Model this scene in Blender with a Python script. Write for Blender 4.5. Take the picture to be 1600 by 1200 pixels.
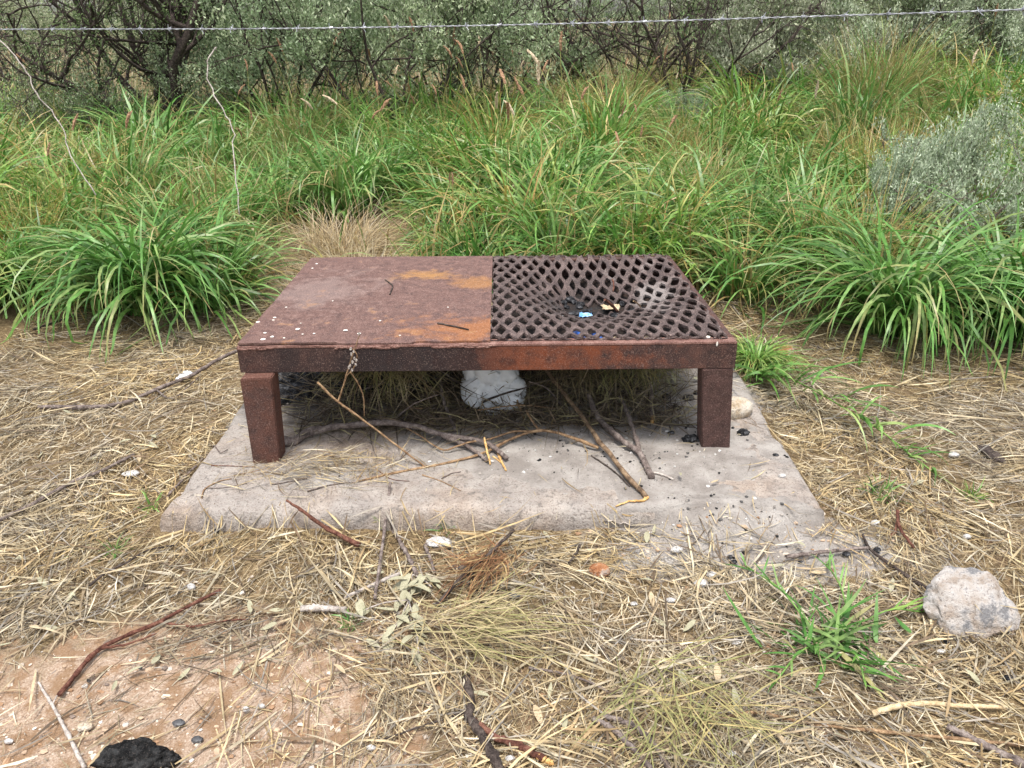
import bpy, bmesh, math, random
import numpy as np
from mathutils import Vector, Matrix, noise as mnoise

for o in list(bpy.data.objects): bpy.data.objects.remove(o)
scene = bpy.context.scene
COL = scene.collection
rng = np.random.default_rng(7)
random.seed(7)

# ------------------------------------------------------------------ camera
F, HZ, ROLL, H = 1250.0, 28.0, 0.014, 1.55
PITCH = math.atan((600 - HZ) / F)
cam = bpy.data.cameras.new('camera'); camo = bpy.data.objects.new('camera', cam); COL.objects.link(camo)
cam.sensor_width = 36; cam.lens = F / 1600 * 36; cam.clip_start = .05; cam.clip_end = 4000
camo.matrix_world = Matrix.Translation((0, 0, H)) @ Matrix.Rotation(math.pi/2 - PITCH, 4, 'X') @ Matrix.Rotation(-ROLL, 4, 'Z')
scene.camera = camo

# ------------------------------------------------------------------ sky, sun, exposure
SUN_EL, SUN_AZ = math.radians(76), math.radians(192)      # azimuth from +Y, clockwise: high, slightly behind the camera
w = bpy.data.worlds.new('World'); scene.world = w; w.use_nodes = True
nt = w.node_tree; nt.nodes.clear()
sky = nt.nodes.new('ShaderNodeTexSky'); sky.sky_type = 'NISHITA'; sky.sun_disc = False
sky.sun_elevation = SUN_EL; sky.sun_rotation = SUN_AZ; sky.dust_density = 3.0; sky.air_density = 1.2
hsv = nt.nodes.new('ShaderNodeHueSaturation'); hsv.inputs['Saturation'].default_value = .45
bg = nt.nodes.new('ShaderNodeBackground'); bg.inputs['Strength'].default_value = .11
wo = nt.nodes.new('ShaderNodeOutputWorld')
nt.links.new(sky.outputs[0], hsv.inputs['Color']); nt.links.new(hsv.outputs[0], bg.inputs[0]); nt.links.new(bg.outputs[0], wo.inputs[0])
sl = bpy.data.lights.new('sun', 'SUN'); sl.energy = 1.5; sl.angle = math.radians(14); sl.color = (1, .96, .9)
so = bpy.data.objects.new('sun', sl); COL.objects.link(so)
sd = Vector((math.sin(SUN_AZ)*math.cos(SUN_EL), math.cos(SUN_AZ)*math.cos(SUN_EL), math.sin(SUN_EL)))
so.rotation_euler = sd.to_track_quat('Z', 'Y').to_euler(); so.location = (0, 0, 20)
vs = scene.view_settings
vs.view_transform = 'Standard'; vs.look = 'None'; vs.gamma = 1; vs.exposure = 1.38; vs.use_curve_mapping = False

# ------------------------------------------------------------------ pixel -> place
def ray(px, py):
    a, b = px - 800, py - 600
    c, s = math.cos(ROLL), math.sin(ROLL)
    u, v = a*c - b*s, a*s + b*c
    cp, sp = math.cos(PITCH), math.sin(PITCH)
    x, up, z = u/F, -v/F, 1.0
    return Vector((x, z*cp + up*sp, -z*sp + up*cp))
def G(px, py, z=0.0):
    r = ray(px, py); t = (z - H) / r.z
    return Vector((0, 0, H)) + r*t
def PY(px, py, Y):
    r = ray(px, py); return Vector((0, 0, H)) + r*(Y / r.y)

# ------------------------------------------------------------------ noise on numpy arrays
def vnoise(x, y, seed=0):
    x = np.asarray(x, float); y = np.asarray(y, float)
    xi = np.floor(x); yi = np.floor(y); fx = x-xi; fy = y-yi
    fx = fx*fx*(3-2*fx); fy = fy*fy*(3-2*fy)
    def h(a, b):
        v = np.sin(a*127.1 + b*311.7 + seed*74.7)*43758.5453
        return v - np.floor(v)
    return (h(xi, yi)*(1-fx)+h(xi+1, yi)*fx)*(1-fy) + (h(xi, yi+1)*(1-fx)+h(xi+1, yi+1)*fx)*fy
def fbm(x, y, seed=0, o=4):
    v = 0; a = .5; f = 1
    for k in range(o):
        v = v + a*vnoise(np.asarray(x)*f, np.asarray(y)*f, seed+k*13); a *= .5; f *= 2.1
    return v
def sstep(a, b, x):
    t = np.clip((x-a)/(b-a), 0, 1); return t*t*(3-2*t)

ZS = .085                                   # top of the slab
SL = [G(243, 806, ZS-.01), G(1294, 797, ZS-.01)]          # front corners
dl = (G(372, 640, ZS) - G(243, 806, ZS)); dr = (G(1180, 620, ZS) - G(1294, 797, ZS))
YB = 3.95
SL += [SL[1] + dr*((YB-SL[1].y)/dr.y), SL[0] + dl*((YB-SL[0].y)/dl.y)]
SLAB = np.array([(p.x, p.y) for p in SL])
def edge_dist(x, y):
    d = None
    for i in range(4):
        a, b = SLAB[i], SLAB[(i+1) % 4]; n = np.array([-(b-a)[1], (b-a)[0]]); n = n/np.linalg.norm(n)
        e = (x-a[0])*n[0] + (y-a[1])*n[1]
        d = e if d is None else np.minimum(d, e)
    return d
def gh(x, y):
    x = np.asarray(x, float); y = np.asarray(y, float)
    near = .03*(fbm(x*1.3, y*1.3, 3)-.5) + .014*(fbm(x*7, y*7, 9)-.5) + .007*(vnoise(x*42, y*42, 5)-.5)
    e = edge_dist(x, y)
    bank = .022*sstep(-.22, -.01, e)*(.3+.7*vnoise(x*6, y*6, 31))
    return near*sstep(60, 8, y) + bank + .10*sstep(3.9, 5.2, y) + (.20 + .26*sstep(-1.5, 4.0, x))*sstep(5.0, 9.5, y)*sstep(60, 15, y)
def slabz(x, y):
    e = edge_dist(x, y)
    r = np.clip(e/.035, 0, 1)
    return ZS - .05*(1-np.sqrt(np.clip(1-(1-r)**2, 0, 1))) + .006*(fbm(x*5, y*5, 17)-.5)
def ashh(x, y):                              # thickness of the ash, may be negative
    p = G(1130, 838); q = G(1010, 700, ZS); r_ = G(900, 600, ZS)
    t = .045*np.exp(-(((x-p.x)/.22)**2 + ((y-p.y)/.085)**2))
    t = t + .022*np.exp(-(((x-q.x)/.42)**2 + ((y-q.y)/.30)**2)) + .035*np.exp(-(((x-r_.x)/.75)**2 + ((y-r_.y)/.22)**2))
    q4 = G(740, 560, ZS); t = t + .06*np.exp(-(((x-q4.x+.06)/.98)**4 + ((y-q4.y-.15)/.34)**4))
    q5 = G(520, 622, ZS); t = t + .05*np.exp(-(((x-q5.x)/.36)**4 + ((y-q5.y-.05)/.27)**4))  # ash laid here to carry the painted shade beside the left leg
    q6 = G(800, 705, ZS); t = t + .0115*np.exp(-(((x-q6.x)/.62)**2 + ((y-q6.y)/.22)**2))
    q2 = G(470, 745, ZS); t = t + .014*np.exp(-(((x-q2.x)/.22)**2 + ((y-q2.y)/.10)**2))
    q3 = G(1300, 880); t = t + .014*np.exp(-(((x-q3.x)/.32)**2 + ((y-q3.y)/.12)**2))
    return t*(.45+1.1*fbm(x*7, y*7, 23)) - .008 + .006*(fbm(x*30, y*30, 41)-.5)
def base_surf(x, y):
    e = edge_dist(x, y)
    return np.where(e > 0, np.maximum(slabz(x, y), gh(x, y)), gh(x, y))
def ash_surf(x, y):                          # smoothed so that ash runs down over the slab's edge
    e = edge_dist(x, y)
    return np.where(e > 0, slabz(x, y), gh(x, y) + (ZS-.012-gh(x, y))*np.exp(-(np.clip(-e, 0, 9)/.05)**1.3)*.9*sstep(.01, .03, ashh(x, y)+.008))
def surf(x, y): return np.maximum(base_surf(x, y), ash_surf(x, y)+ashh(x, y))
def S(px, py, lift=0.0):                     # pixel -> point on whatever surface lies there
    p = G(px, py, 0.0)
    for k in range(4):
        z = float(surf(np.array([p.x]), np.array([p.y]))[0]); p = G(px, py, z)
    return p + Vector((0, 0, lift))

# ------------------------------------------------------------------ mesh helpers
def mesh_np(name, V, Q, col=None, smooth=True):
    V = np.asarray(V, np.float32).reshape(-1, 3); Q = np.asarray(Q, np.int32); k = Q.shape[1]
    me = bpy.data.meshes.new(name)
    me.vertices.add(len(V)); me.vertices.foreach_set('co', V.ravel())
    me.loops.add(Q.size); me.loops.foreach_set('vertex_index', Q.ravel())
    me.polygons.add(len(Q)); me.polygons.foreach_set('loop_start', np.arange(0, Q.size, k, dtype=np.int32))
    me.polygons.foreach_set('use_smooth', np.full(len(Q), smooth))
    if col is not None:
        a = me.color_attributes.new('Col', 'FLOAT_COLOR', 'POINT')
        c = np.ones((len(V), 4), np.float32); c[:, :3] = col; a.data.foreach_set('color', c.ravel())
    me.update(calc_edges=True); me.validate()
    return me
def link(name, me, mat=None, parent=None, loc=None):
    o = bpy.data.objects.new(name, me); COL.objects.link(o)
    if mat is not None and me is not None and len(me.materials) == 0: me.materials.append(mat)
    if loc is not None: o.location = loc
    if parent: o.parent = parent
    return o
def tag(o, label, cat, group=None):
    o['label'] = label; o['category'] = cat
    if group: o['group'] = group
    return o
def kind(o, k): o['kind'] = k; return o
def empty(name, loc): 
    o = bpy.data.objects.new(name, None); COL.objects.link(o); o.location = loc; o.empty_display_size = .1; return o
def bm_mesh(bm, name, smooth=False):
    me = bpy.data.meshes.new(name); bm.to_mesh(me); bm.free()
    if smooth: me.polygons.foreach_set('use_smooth', np.ones(len(me.polygons), bool))
    return me
def blades(base, az, th0, bend, L, W, S=5, col=None, twist=None, p=1.3, zmin=None, wav=0.0, kink=None, tips=None):
    n = len(az); s = np.linspace(0, 1, S+1)
    th = th0[:, None] + bend[:, None]*s[None]**p
    if kink is not None: th = th + kink[:, None]*sstep(.45, .62, s)[None]
    azs = az[:, None] + (wav*np.asarray(rng.normal(size=n)))[:, None]*s[None]
    d = np.stack([np.sin(th)*np.cos(azs), np.sin(th)*np.sin(azs), np.cos(th)], -1)
    step = (L/S)[:, None, None]
    pos = np.zeros((n, S+1, 3)); pos[:, 1:] = np.cumsum((d[:, 1:]+d[:, :-1])*.5*step, 1); pos += base[:, None]
    if zmin is not None:
        lim = zmin + .02*rng.random(n)[:, None]
        pos[:, :, 2] = np.where(pos[:, :, 2] < lim, lim, pos[:, :, 2])
    side = np.stack([-np.sin(azs), np.cos(azs), np.zeros_like(azs)], -1)
    nor = np.stack([np.cos(th)*np.cos(azs), np.cos(th)*np.sin(azs), -np.sin(th)], -1)
    tw = np.zeros(n) if twist is None else twist
    tw = tw[:, None]*(0.4+s[None])
    sv = side*np.cos(tw)[..., None] + nor*np.sin(tw)[..., None]
    wp = (1-s**2.6)*(.5+.5*np.minimum(1, s*4))+.04
    off = sv*(W[:, None]*wp[None]*.5)[..., None]
    V = np.stack([pos-off, pos+off], 2).reshape(-1, 3)
    b = (np.arange(n)*(S+1)*2)[:, None] + (np.arange(S)*2)[None]
    Q = np.stack([b, b+1, b+3, b+2], -1).reshape(-1, 4)
    C = None if col is None else np.repeat(col, (S+1)*2, axis=0)
    if tips is not None:
        f = (tips[:, None]*sstep(.45, 1.0, s)[None]).repeat(2, 1).reshape(-1, 1); C = C*(1-f) + np.array([[.50, .37, .17]])*f
    return V, Q, C
def cat_meshes(parts):
    V = []; Q = []; C = []; k = 0
    for v, q, c in parts:
        V.append(v); Q.append(q+k); C.append(c); k += len(v)
    return np.concatenate(V), np.concatenate(Q), np.concatenate(C)
def spline(pts, n):
    pts = [Vector(p) for p in pts]
    if len(pts) == 2: return [pts[0].lerp(pts[1], i/(n-1)) for i in range(n)]
    P = [pts[0]*2-pts[1]] + pts + [pts[-1]*2-pts[-2]]; out = []; m = len(pts)-1
    for i in range(n):
        t = i/(n-1)*m; k = min(int(t), m-1); t -= k
        a, b, c, d = P[k:k+4]
        out.append(.5*((2*b)+(c-a)*t+(2*a-5*b+4*c-d)*t*t+(3*b-a-3*c+d)*t**3))
    return out
def tube_np(path, radii, sides=7, lump=.12, seed=0):
    r_ = random.Random(seed); V = []; n = len(path); up = Vector((.13, .21, 1)).normalized()
    for i, p in enumerate(path):
        t = (path[min(i+1, n-1)] - path[max(i-1, 0)]).normalized()
        a = t.cross(up); a = a.normalized() if a.length > 1e-4 else t.orthogonal().normalized(); b = t.cross(a)
        for k in range(sides):
            an = 2*math.pi*k/sides; rr = radii[i]*(1+lump*r_.uniform(-1, 1))
            V.append(p + a*math.cos(an)*rr + b*math.sin(an)*rr)
    Q = []
    for i in range(n-1):
        for k in range(sides):
            k2 = (k+1) % sides; Q.append((i*sides+k, i*sides+k2, (i+1)*sides+k2, (i+1)*sides+k))
    V = [tuple(v) for v in V]
    for i, e in ((0, 0), (n-1, 1)):
        c = len(V); V.append(tuple(path[i]))
        for k in range(sides):
            k2 = (k+1) % sides; f = (i*sides+k, i*sides+k2, c); Q.append((f[0], f[1], c, c))
    return V, Q
def tube_mesh(name, path, radii, sides=7, lump=.12, seed=0):
    V, Q = tube_np(path, radii, sides, lump, seed)
    me = bpy.data.meshes.new(name)
    me.from_pydata(V, [], [q if q[2] != q[3] else q[:3] for q in Q]); me.update()
    me.polygons.foreach_set('use_smooth', np.ones(len(me.polygons), bool)); return me

# ------------------------------------------------------------------ materials
def mat(name, rough=.85, spec=.2):
    m = bpy.data.materials.new(name); m.use_nodes = True; t = m.node_tree
    b = t.nodes['Principled BSDF']; b.inputs['Roughness'].default_value = rough
    b.inputs['Specular IOR Level'].default_value = spec
    return m, t, b
def N(t, typ, **kw):
    n = t.nodes.new(typ)
    for k, v in kw.items():
        if k in n.inputs: n.inputs[k].default_value = v
        else: setattr(n, k, v)
    return n
def ramp(t, fac, stops):
    r = t.nodes.new('ShaderNodeValToRGB'); e = r.color_ramp.elements
    while len(e) < len(stops): e.new(.5)
    for k, (p, c) in enumerate(stops): e[k].position = p; e[k].color = (*c, 1) if len(c) == 3 else c
    t.links.new(fac, r.inputs[0]); return r.outputs[0]
def mixc(t, fac, a, b, mode='MIX'):
    m = t.nodes.new('ShaderNodeMix'); m.data_type = 'RGBA'; m.blend_type = mode
    for s, v in ((m.inputs[0], fac), (m.inputs[6], a), (m.inputs[7], b)):
        if isinstance(v, bpy.types.NodeSocket): t.links.new(v, s)
        elif isinstance(v, (int, float)): s.default_value = v
        else: s.default_value = (*v, 1)
    return m.outputs[2]
def math_n(t, op, a, b=None, c=None):
    m = t.nodes.new('ShaderNodeMath'); m.operation = op
    for s, v in zip(m.inputs, (a, b, c)):
        if v is None: continue
        if isinstance(v, bpy.types.NodeSocket): t.links.new(v, s)
        else: s.default_value = v
    return m.outputs[0]
def coords(t, kind_='Object'):
    return t.nodes.new('ShaderNodeTexCoord').outputs[kind_]
def worldpos(t): return t.nodes.new('ShaderNodeNewGeometry').outputs['Position']
def noise_n(t, vec, scale, detail=4, rough=.55, dist=0):
    n = N(t, 'ShaderNodeTexNoise', Scale=scale, Detail=detail, Roughness=rough, Distortion=dist)
    if vec is not None: t.links.new(vec, n.inputs['Vector'])
    g = math_n(t, 'MULTIPLY_ADD', n.outputs['Fac'], 1.7, -.35); return g
def bump(t, b, h, strength=.4, dist=.005):
    bm_ = N(t, 'ShaderNodeBump', Strength=strength, Distance=dist); t.links.new(h, bm_.inputs['Height']); t.links.new(bm_.outputs[0], b.inputs['Normal'])
def blob(t, pos, cx, cy, rx, ry):            # 1 inside an ellipse on the ground, fading out
    s = t.nodes.new('ShaderNodeSeparateXYZ'); t.links.new(pos, s.inputs[0])
    a = math_n(t, 'POWER', math_n(t, 'DIVIDE', math_n(t, 'SUBTRACT', s.outputs[0], cx), rx), 2)
    b = math_n(t, 'POWER', math_n(t, 'DIVIDE', math_n(t, 'SUBTRACT', s.outputs[1], cy), ry), 2)
    return math_n(t, 'EXPONENT', math_n(t, 'MULTIPLY', math_n(t, 'ADD', a, b), -1.0))

def m_attr(name, rough=.6, trans=.0, spec=.25, var=.35, obj_tint=None):
    m, t, b = mat(name, rough, spec)
    a = N(t, 'ShaderNodeAttribute', attribute_name='Col')
    c = a.outputs['Color']
    nz = noise_n(t, worldpos(t), 30, 3)
    c = mixc(t, 1.0, c, ramp(t, nz, [(.25, (1-var,)*3), (.75, (1+var*.4,)*3)]), 'MULTIPLY')
    if obj_tint:
        oi = t.nodes.new('ShaderNodeObjectInfo')
        c = mixc(t, 1.0, c, ramp(t, oi.outputs['Random'], obj_tint), 'MULTIPLY')
    t.links.new(c, b.inputs['Base Color'])
    if trans:
        tr = t.nodes.new('ShaderNodeBsdfTranslucent'); t.links.new(c, tr.inputs[0])
        mx = t.nodes.new('ShaderNodeMixShader'); mx.inputs[0].default_value = trans
        t.links.new(b.outputs[0], mx.inputs[1]); t.links.new(tr.outputs[0], mx.inputs[2])
        t.links.new(mx.outputs[0], t.nodes['Material Output'].inputs[0])
    return m
M = {}
M['grass'] = m_attr('grass_blade', .40, .3, .5, .3, [(0, (.72, .84, .75)), (.5, (1, 1, 1)), (1, (1.28, 1.1, .9))])
M['straw'] = m_attr('dry_straw', .7, .12, .25, .3)
M['leafy'] = m_attr('shrub_leaf', .65, .2, .2, .25, [(0, (.85, .95, .85)), (1, (1.1, 1.05, 1.0))])
M['pebble'] = m_attr('pebble', .9, 0, .15, .3)

def m_ground():
    m, t, b = mat('sandy_ground', .95, .1); p = worldpos(t)
    fine = noise_n(t, p, 190, 4, .7); mid = noise_n(t, p, 14, 5, .6); big = noise_n(t, p, 2.2, 3)
    sand = ramp(t, fine, [(.2, (.20, .13, .085)), (.42, (.34, .245, .175)), (.62, (.43, .325, .245)), (.85, (.58, .49, .40))])
    sand = mixc(t, ramp(t, mid, [(.42, (0, 0, 0)), (.62, (.75,)*3)]), sand, (.23, .135, .07))
    thatch = ramp(t, noise_n(t, p, 70, 5, .75, 1.5), [(.25, (.07, .047, .027)), (.5, (.17, .12, .065)), (.75, (.34, .255, .14))])
    s = G(330, 1090); f = blob(t, p, s.x-.10, s.y-.10, .80, .40)
    f = math_n(t, 'ADD', f, math_n(t, 'MULTIPLY', math_n(t, 'SUBTRACT', big, .5), .9))
    f = math_n(t, 'ADD', f, math_n(t, 'MULTIPLY', math_n(t, 'SUBTRACT', mid, .5), .6))
    c = mixc(t, ramp(t, f, [(.25, (0, 0, 0)), (.5, (1, 1, 1))]), thatch, sand)
    a = G(1180, 860); g = math_n(t, 'ADD', blob(t, p, a.x, a.y, .5, .16), math_n(t, 'MULTIPLY', math_n(t, 'SUBTRACT', mid, .5), .8))
    ash = ramp(t, fine, [(.25, (.13, .12, .115)), (.5, (.33, .31, .285)), (.75, (.52, .49, .46))])
    c = mixc(t, ramp(t, g, [(.25, (0, 0, 0)), (.6, (.9,)*3)]), c, ash)
    t.links.new(c, b.inputs['Base Color']); bump(t, b, fine, .6, .006); return m
M['ground'] = m_ground()
def m_concrete():
    m, t, b = mat('weathered_concrete', .92, .15); p = worldpos(t)
    fine = noise_n(t, p, 140, 5, .75); mid = noise_n(t, p, 11, 6, .65); big = noise_n(t, p, 2.6, 4); grit = noise_n(t, p, 45, 4, .8)
    c = ramp(t, mid, [(.2, (.28, .215, .17)), (.5, (.45, .365, .30)), (.8, (.57, .49, .42))])
    c = mixc(t, ramp(t, big, [(.4, (0, 0, 0)), (.65, (.55,)*3)]), c, (.40, .38, .36))
    c = mixc(t, ramp(t, fine, [(.30, (.8,)*3), (.42, (0, 0, 0))]), c, (.17, .14, .12))
    c = mixc(t, ramp(t, grit, [(.2, (.7,)*3), (.4, (0, 0, 0))]), c, (.24, .195, .165))
    c = mixc(t, ramp(t, noise_n(t, p, 32, 5, .7), [(.62, (0, 0, 0)), (.72, (.6,)*3)]), c, (.16, .145, .13))
    t.links.new(c, b.inputs['Base Color'])
    hh = math_n(t, 'ADD', math_n(t, 'ADD', fine, grit), math_n(t, 'MULTIPLY', mid, 2.0)); bump(t, b, hh, .8, .008); return m
M['concrete'] = m_concrete()
def m_ash():
    m, t, b = mat('grey_ash', .97, .05); p = worldpos(t)
    fine = noise_n(t, p, 150, 5, .75); mid = noise_n(t, p, 9, 5, .6)
    c = ramp(t, mid, [(.3, (.27, .24, .215)), (.7, (.42, .385, .35))])
    c = mixc(t, ramp(t, fine, [(.2, (.8,)*3), (.40, (0, 0, 0))]), c, (.12, .11, .10))
    c = mixc(t, ramp(t, fine, [(.68, (0, 0, 0)), (.85, (.4,)*3)]), c, (.60, .57, .53))
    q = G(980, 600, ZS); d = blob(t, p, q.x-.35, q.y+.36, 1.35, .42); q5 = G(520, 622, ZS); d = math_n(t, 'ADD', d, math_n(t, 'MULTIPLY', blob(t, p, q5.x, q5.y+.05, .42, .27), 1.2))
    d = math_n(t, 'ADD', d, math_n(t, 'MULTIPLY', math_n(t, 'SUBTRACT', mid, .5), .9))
    c = mixc(t, ramp(t, d, [(.3, (0, 0, 0)), (.7, (.88,)*3)]), c, (.055, .048, .043))  # sooty ash whose dark spread also paints in the shade under the plate
    t.links.new(c, b.inputs['Base Color']); bump(t, b, fine, .7, .008); return m
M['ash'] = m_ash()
def m_rust(name, stops, patch=None, soot=None, scale=1.0, bumpd=.003, pale=.35):
    m, t, b = mat(name, .8, .3); p = worldpos(t)
    fine = noise_n(t, p, 240*scale, 4, .7); mid = noise_n(t, p, 24*scale, 6, .65); big = noise_n(t, p, 4.5*scale, 5, .6, .6)
    c = ramp(t, math_n(t, 'ADD', math_n(t, 'MULTIPLY', mid, .6), math_n(t, 'MULTIPLY', fine, .4)), stops)
    for (cx, cy, rx, ry, colr, amt) in (patch or []):
        f = math_n(t, 'ADD', blob(t, p, cx, cy, rx, ry), math_n(t, 'MULTIPLY', math_n(t, 'SUBTRACT', big, .5), 1.5))
        f = math_n(t, 'ADD', f, math_n(t, 'MULTIPLY', math_n(t, 'SUBTRACT', mid, .5), .9))
        c = mixc(t, ramp(t, f, [(.35, (0, 0, 0)), (.95, (amt,)*3)]), c, colr)
    c = mixc(t, ramp(t, fine, [(.60, (0, 0, 0)), (.74, (pale,)*3)]), c, (.42, .30, .25))
    c = mixc(t, ramp(t, fine, [(.26, (.7,)*3), (.38, (0, 0, 0))]), c, (.03, .017, .014))
    t.links.new(c, b.inputs['Base Color'])
    t.links.new(ramp(t, mid, [(.3, (.6,)*3), (.7, (.95,)*3)]), b.inputs['Roughness'])
    bump(t, b, math_n(t, 'ADD', fine, math_n(t, 'MULTIPLY', mid, 1.5)), .5, bumpd); return m
PURP = [(.2, (.065, .035, .031)), (.5, (.135, .073, .060)), (.8, (.22, .135, .115))]
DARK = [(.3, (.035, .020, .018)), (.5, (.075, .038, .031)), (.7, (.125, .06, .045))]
def bark(name, a, b_, c_):
    m, t, b = mat(name, .9, .15); p = coords(t)
    mp = N(t, 'ShaderNodeMapping'); t.links.new(p, mp.inputs[0])
    n = noise_n(t, mp.outputs[0], 45, 5, .7); n2 = noise_n(t, p, 220, 3, .6)
    c = ramp(t, math_n(t, 'ADD', math_n(t, 'MULTIPLY', n, .7), math_n(t, 'MULTIPLY', n2, .3)), [(.3, a), (.5, b_), (.7, c_)])
    t.links.new(c, b.inputs['Base Color']); bump(t, b, math_n(t, 'ADD', n, n2), .6, .003); return m
M['bark_grey'] = bark('grey_bark', (.06, .048, .042), (.16, .125, .11), (.30, .25, .22))
M['bark_tan'] = bark('tan_bark', (.12, .07, .04), (.27, .17, .095), (.45, .31, .18))
M['bark_brown'] = bark('brown_bark', (.07, .045, .03), (.18, .12, .075), (.33, .23, .14))
M['bark_red'] = bark('reddish_bark', (.045, .018, .013), (.12, .05, .035), (.22, .11, .075))
M['bark_dark'] = bark('dark_bark', (.018, .014, .013), (.055, .042, .036), (.12, .095, .08))
M['bark_pale'] = bark('weathered_pale_bark', (.20, .17, .15), (.40, .35, .31), (.58, .52, .46))
M['splint'] = bark('fresh_split_wood', (.42, .20, .06), (.62, .38, .15), (.74, .52, .26))
M['pale_split'] = bark('pale_split_wood', (.40, .28, .15), (.56, .43, .26), (.66, .54, .36))
M['charcoal'] = bark('charcoal', (.006, .006, .007), (.025, .025, .027), (.13, .13, .135))
def m_stone(name, a, b_, c_, spot=None, sc=1.0):
    m, t, b = mat(name, .92, .12); p = coords(t)
    n = noise_n(t, p, 18*sc, 6, .65); n2 = noise_n(t, p, 130*sc, 4, .7)
    c = ramp(t, n, [(.3, a), (.5, b_), (.7, c_)])
    if spot is not None:
        k = noise_n(t, p, 9*sc, 5, .7)
        c = mixc(t, ramp(t, k, [(.55, (0, 0, 0)), (.68, (.85,)*3)]), c, spot)
    c = mixc(t, ramp(t, n2, [(.28, (.6,)*3), (.4, (0, 0, 0))]), c, (.12, .1, .09))
    t.links.new(c, b.inputs['Base Color']); bump(t, b, math_n(t, 'ADD', n2, math_n(t, 'MULTIPLY', n, 2)), .7, .008); return m
M['limestone'] = m_stone('limestone', (.34, .28, .23), (.45, .41, .375), (.53, .50, .475), (.14, .14, .145))
M['cream_stone'] = m_stone('cream_stone', (.45, .34, .22), (.58, .49, .38), (.64, .58, .49))
M['orange_stone'] = m_stone('orange_stone', (.28, .11, .05), (.45, .21, .10), (.52, .32, .2), (.50, .42, .36), 2)
M['white_stone'] = m_stone('white_stone', (.45, .42, .39), (.62, .60, .57), (.72, .70, .68))
M['dark_stone'] = m_stone('dark_stone', (.05, .05, .052), (.12, .12, .125), (.24, .24, .24))
def plain(name, c1, c2, rough=.7, sc=30, trans=0, spec=.3):
    m, t, b = mat(name, rough, spec); n = noise_n(t, coords(t), sc, 4)
    c = ramp(t, n, [(.35, c1), (.65, c2)]); t.links.new(c, b.inputs['Base Color']); bump(t, b, n, .25, .003); return m
M['leaf'] = plain('olive_dry_leaf', (.26, .25, .155), (.42, .39, .27), .7)
M['leaf_tan'] = plain('tan_dry_leaf', (.36, .27, .16), (.54, .43, .28), .7)
M['white_foam'] = plain('white_padded_plastic', (.66, .67, .68), (.78, .79, .79), .6, 12)
M['tissue'] = plain('white_tissue', (.70, .74, .78), (.82, .84, .86), .8, 20)
M['blue'] = plain('blue_plastic', (.02, .07, .33), (.05, .16, .55), .4, 30, spec=.5)
M['lightblue'] = plain('light_blue_foil', (.10, .30, .62), (.35, .55, .75), .4, 60, spec=.5)
M['dropping'] = plain('bird_dropping', (.60, .54, .46), (.80, .76, .70), .9, 90)
M['seed'] = plain('seed_head', (.20, .10, .055), (.40, .25, .15), .9, 160)
M['seed_pale'] = plain('pale_seed_head', (.42, .32, .2), (.62, .5, .36), .9, 160)
M['stalk'] = plain('stalk', (.22, .24, .07), (.35, .33, .12), .7, 60)
M['green_stem'] = plain('green_stem', (.10, .22, .04), (.2, .32, .08), .6, 60)
M['burnt'] = m_stone('burnt_crust', (.006, .006, .006), (.018, .018, .018), (.05, .05, .05), None, 2)
def m_wire():
    m, t, b = mat('galvanised_wire', .5, .5); b.inputs['Metallic'].default_value = .6
    c = ramp(t, noise_n(t, worldpos(t), 25, 4), [(.35, (.22, .22, .24)), (.65, (.45, .46, .48))]); t.links.new(c, b.inputs['Base Color']); return m
M['wire'] = m_wire()

# ================================================================== SETTING
# ground: one sheet, fine where it is near, reaching the horizon
def axis(lo, hi, step, far, grow=1.22):
    a = list(np.arange(lo, hi+1e-6, step)); s = step; p = lo; L_ = []
    while p > -far: s *= grow; p -= s; L_.append(p)
    s = step; p = hi; R_ = []
    while p < far: s *= grow; p += s; R_.append(p)
    return np.array(L_[::-1] + a + R_)
gx = axis(-2.4, 2.4, .016, 1500); gy = axis(1.0, 4.6, .016, 1500)
X, Y = np.meshgrid(gx, gy)
Z = gh(X, Y)
e_ = edge_dist(X, Y); Z = np.where(e_ > .04, -.04, Z)
V = np.stack([X, Y, Z], -1).reshape(-1, 3); nx = len(gx)
i_ = (np.arange(len(gy)-1)[:, None]*nx + np.arange(nx-1)[None]).ravel()
Q = np.stack([i_, i_+1, i_+nx+1, i_+nx], -1)
kind(link('ground', mesh_np('ground', V, Q), M['ground']), 'structure')
# far low hills on the horizon
V = []; Q = []
for k in range(121):
    x = -1400 + k*2800/120; h = 3 + 15*float(fbm(np.array([k*.09]), np.array([.3]), 51)[0])
    V += [(x, 1250, -3), (x, 1300, h), (x, 1420, -3)]
for k in range(120):
    a = k*3; Q += [(a, a+3, a+4, a+1), (a+1, a+4, a+5, a+2)]
kind(link('hills', mesh_np('hills', V, Q), plain('far_scrub', (.05, .07, .045), (.08, .10, .06), .95, .02)), 'structure')

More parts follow.
